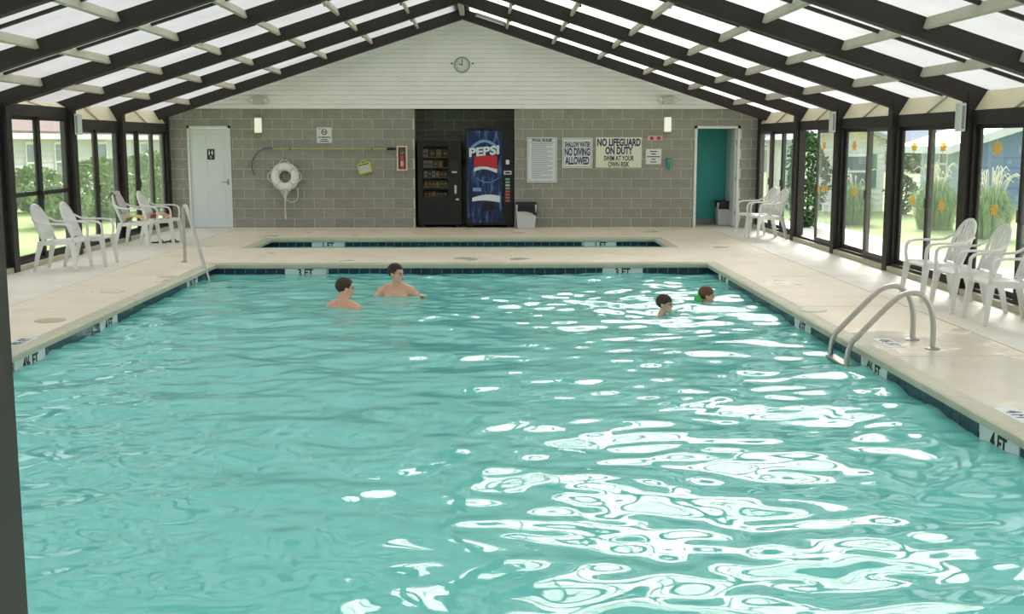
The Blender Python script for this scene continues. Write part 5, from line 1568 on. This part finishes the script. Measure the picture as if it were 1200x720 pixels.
def grass(name, label, loc, r, h, n, plumes, seed):
    rs = random.Random(seed)
    t = thing(name, label, 'ornamental grass', loc, 0, 'ornamental grass clumps on the lawn')
    b = MB()
    for _ in range(n):
        a = rs.uniform(0, 2 * PI); q = rs.uniform(0, 0.7) * r; out = rs.uniform(0.1, 0.8) * r; hh = h * rs.uniform(0.45, 0.9) * (1 - 0.45 * q / r)
        d = Vector((math.cos(a), math.sin(a), 0)); s = Vector((-d.y, d.x, 0)) * 0.011
        pts = [d * q, d * (q + out * 0.25) + Vector((0, 0, hh * 0.6)), d * (q + out * 0.6) + Vector((0, 0, hh * 0.95)), d * (q + out) + Vector((0, 0, hh * rs.uniform(0.6, 0.95)))]
        vs = []
        for i, p_ in enumerate(pts):
            k = (0.9, 0.9, 0.6, 0.15)[i]; vs += [p_ - s * k, p_ + s * k]
        b.add(vs, [(0, 1, 3, 2), (2, 3, 5, 4), (4, 5, 7, 6)])
    b.build('blades', 'blade', t)['kind'] = 'stuff'
    for _ in range(plumes):
        a = rs.uniform(0, 2 * PI); d = Vector((math.cos(a), math.sin(a), 0)); o = rs.uniform(0.3, 1.0) * r; hh = h * rs.uniform(0.85, 1.1)
        MB().tube([d * (o * 0.2), d * (o * 0.5) + Vector((0, 0, hh * 0.7)), d * (o * 0.75) + Vector((0, 0, hh * 0.95)), d * (o * 1.0) + Vector((0, 0, hh * 1.0)), d * (o * 1.3) + Vector((0, 0, hh * 0.93))], [0.004, 0.004, 0.009, 0.013, 0.004], 5).build('plume', 'plume', t, smooth=True)
def onlawn(px, Y): return (at(px, 250, Y=Y).x, Y, GZ)
shrub('evergreen_shrub', 'dark evergreen shrub just outside the open sliding bay', onlawn(943, 24.6), 0.42, 0.5, 2.1, 2600, 0.07, 'leafd', 21)
grass('grass_clump', 'ornamental grass clump before the cottage wall', onlawn(1001, 26.5), 0.50, 1.2, 900, 10, 31)
grass('grass_clump', 'tall plumed grass clump in front of the pale side of the shed', onlawn(1097, 25.0), 0.58, 1.35, 1100, 26, 32)
grass('grass_clump', 'tall plumed grass clump in front of the blue front of the shed', onlawn(1160, 22.6), 0.52, 1.3, 1000, 30, 33)
shrub('round_shrub', 'small dark round shrub at the corner of the white cottage', onlawn(1056, 30.2), 0.42, 0.5, 1.0, 1200, 0.07, 'leafd', 22)
shrub('round_shrub', 'distant rounded evergreen in front of the long house', onlawn(1074, 70.0), 1.1, 1.0, 1.6, 900, 0.16, 'leafd', 23)
G2 = 'leafy bushes outside the left windows'
shrub('leafy_bush', 'bright leafy bush behind the bay beside the towel chairs', onlawn(120, 28.5), 0.8, 0.8, 1.5, 2600, 0.09, 'leaf', 24, G2)
shrub('leafy_bush', 'low leafy bush below the grey house window', onlawn(43, 31.5), 0.9, 0.9, 1.2, 2400, 0.09, 'leaf', 25, G2)
shrub('leafy_bush', 'leafy bush behind the second pane of the cross-railed bay', onlawn(74, 26.0), 0.6, 0.6, 0.95, 1800, 0.09, 'leaf', 26, G2)
shrub('leafy_bush', 'leafy bush outside the far left corner windows', onlawn(178, 32.0), 0.8, 0.9, 1.6, 2400, 0.09, 'leaf', 27, G2)
shrub('leafy_bush', 'pale leafy bush at the foot of the dividing post', onlawn(150, 37.0), 1.0, 1.0, 1.4, 1800, 0.10, 'leaf', 28, G2)
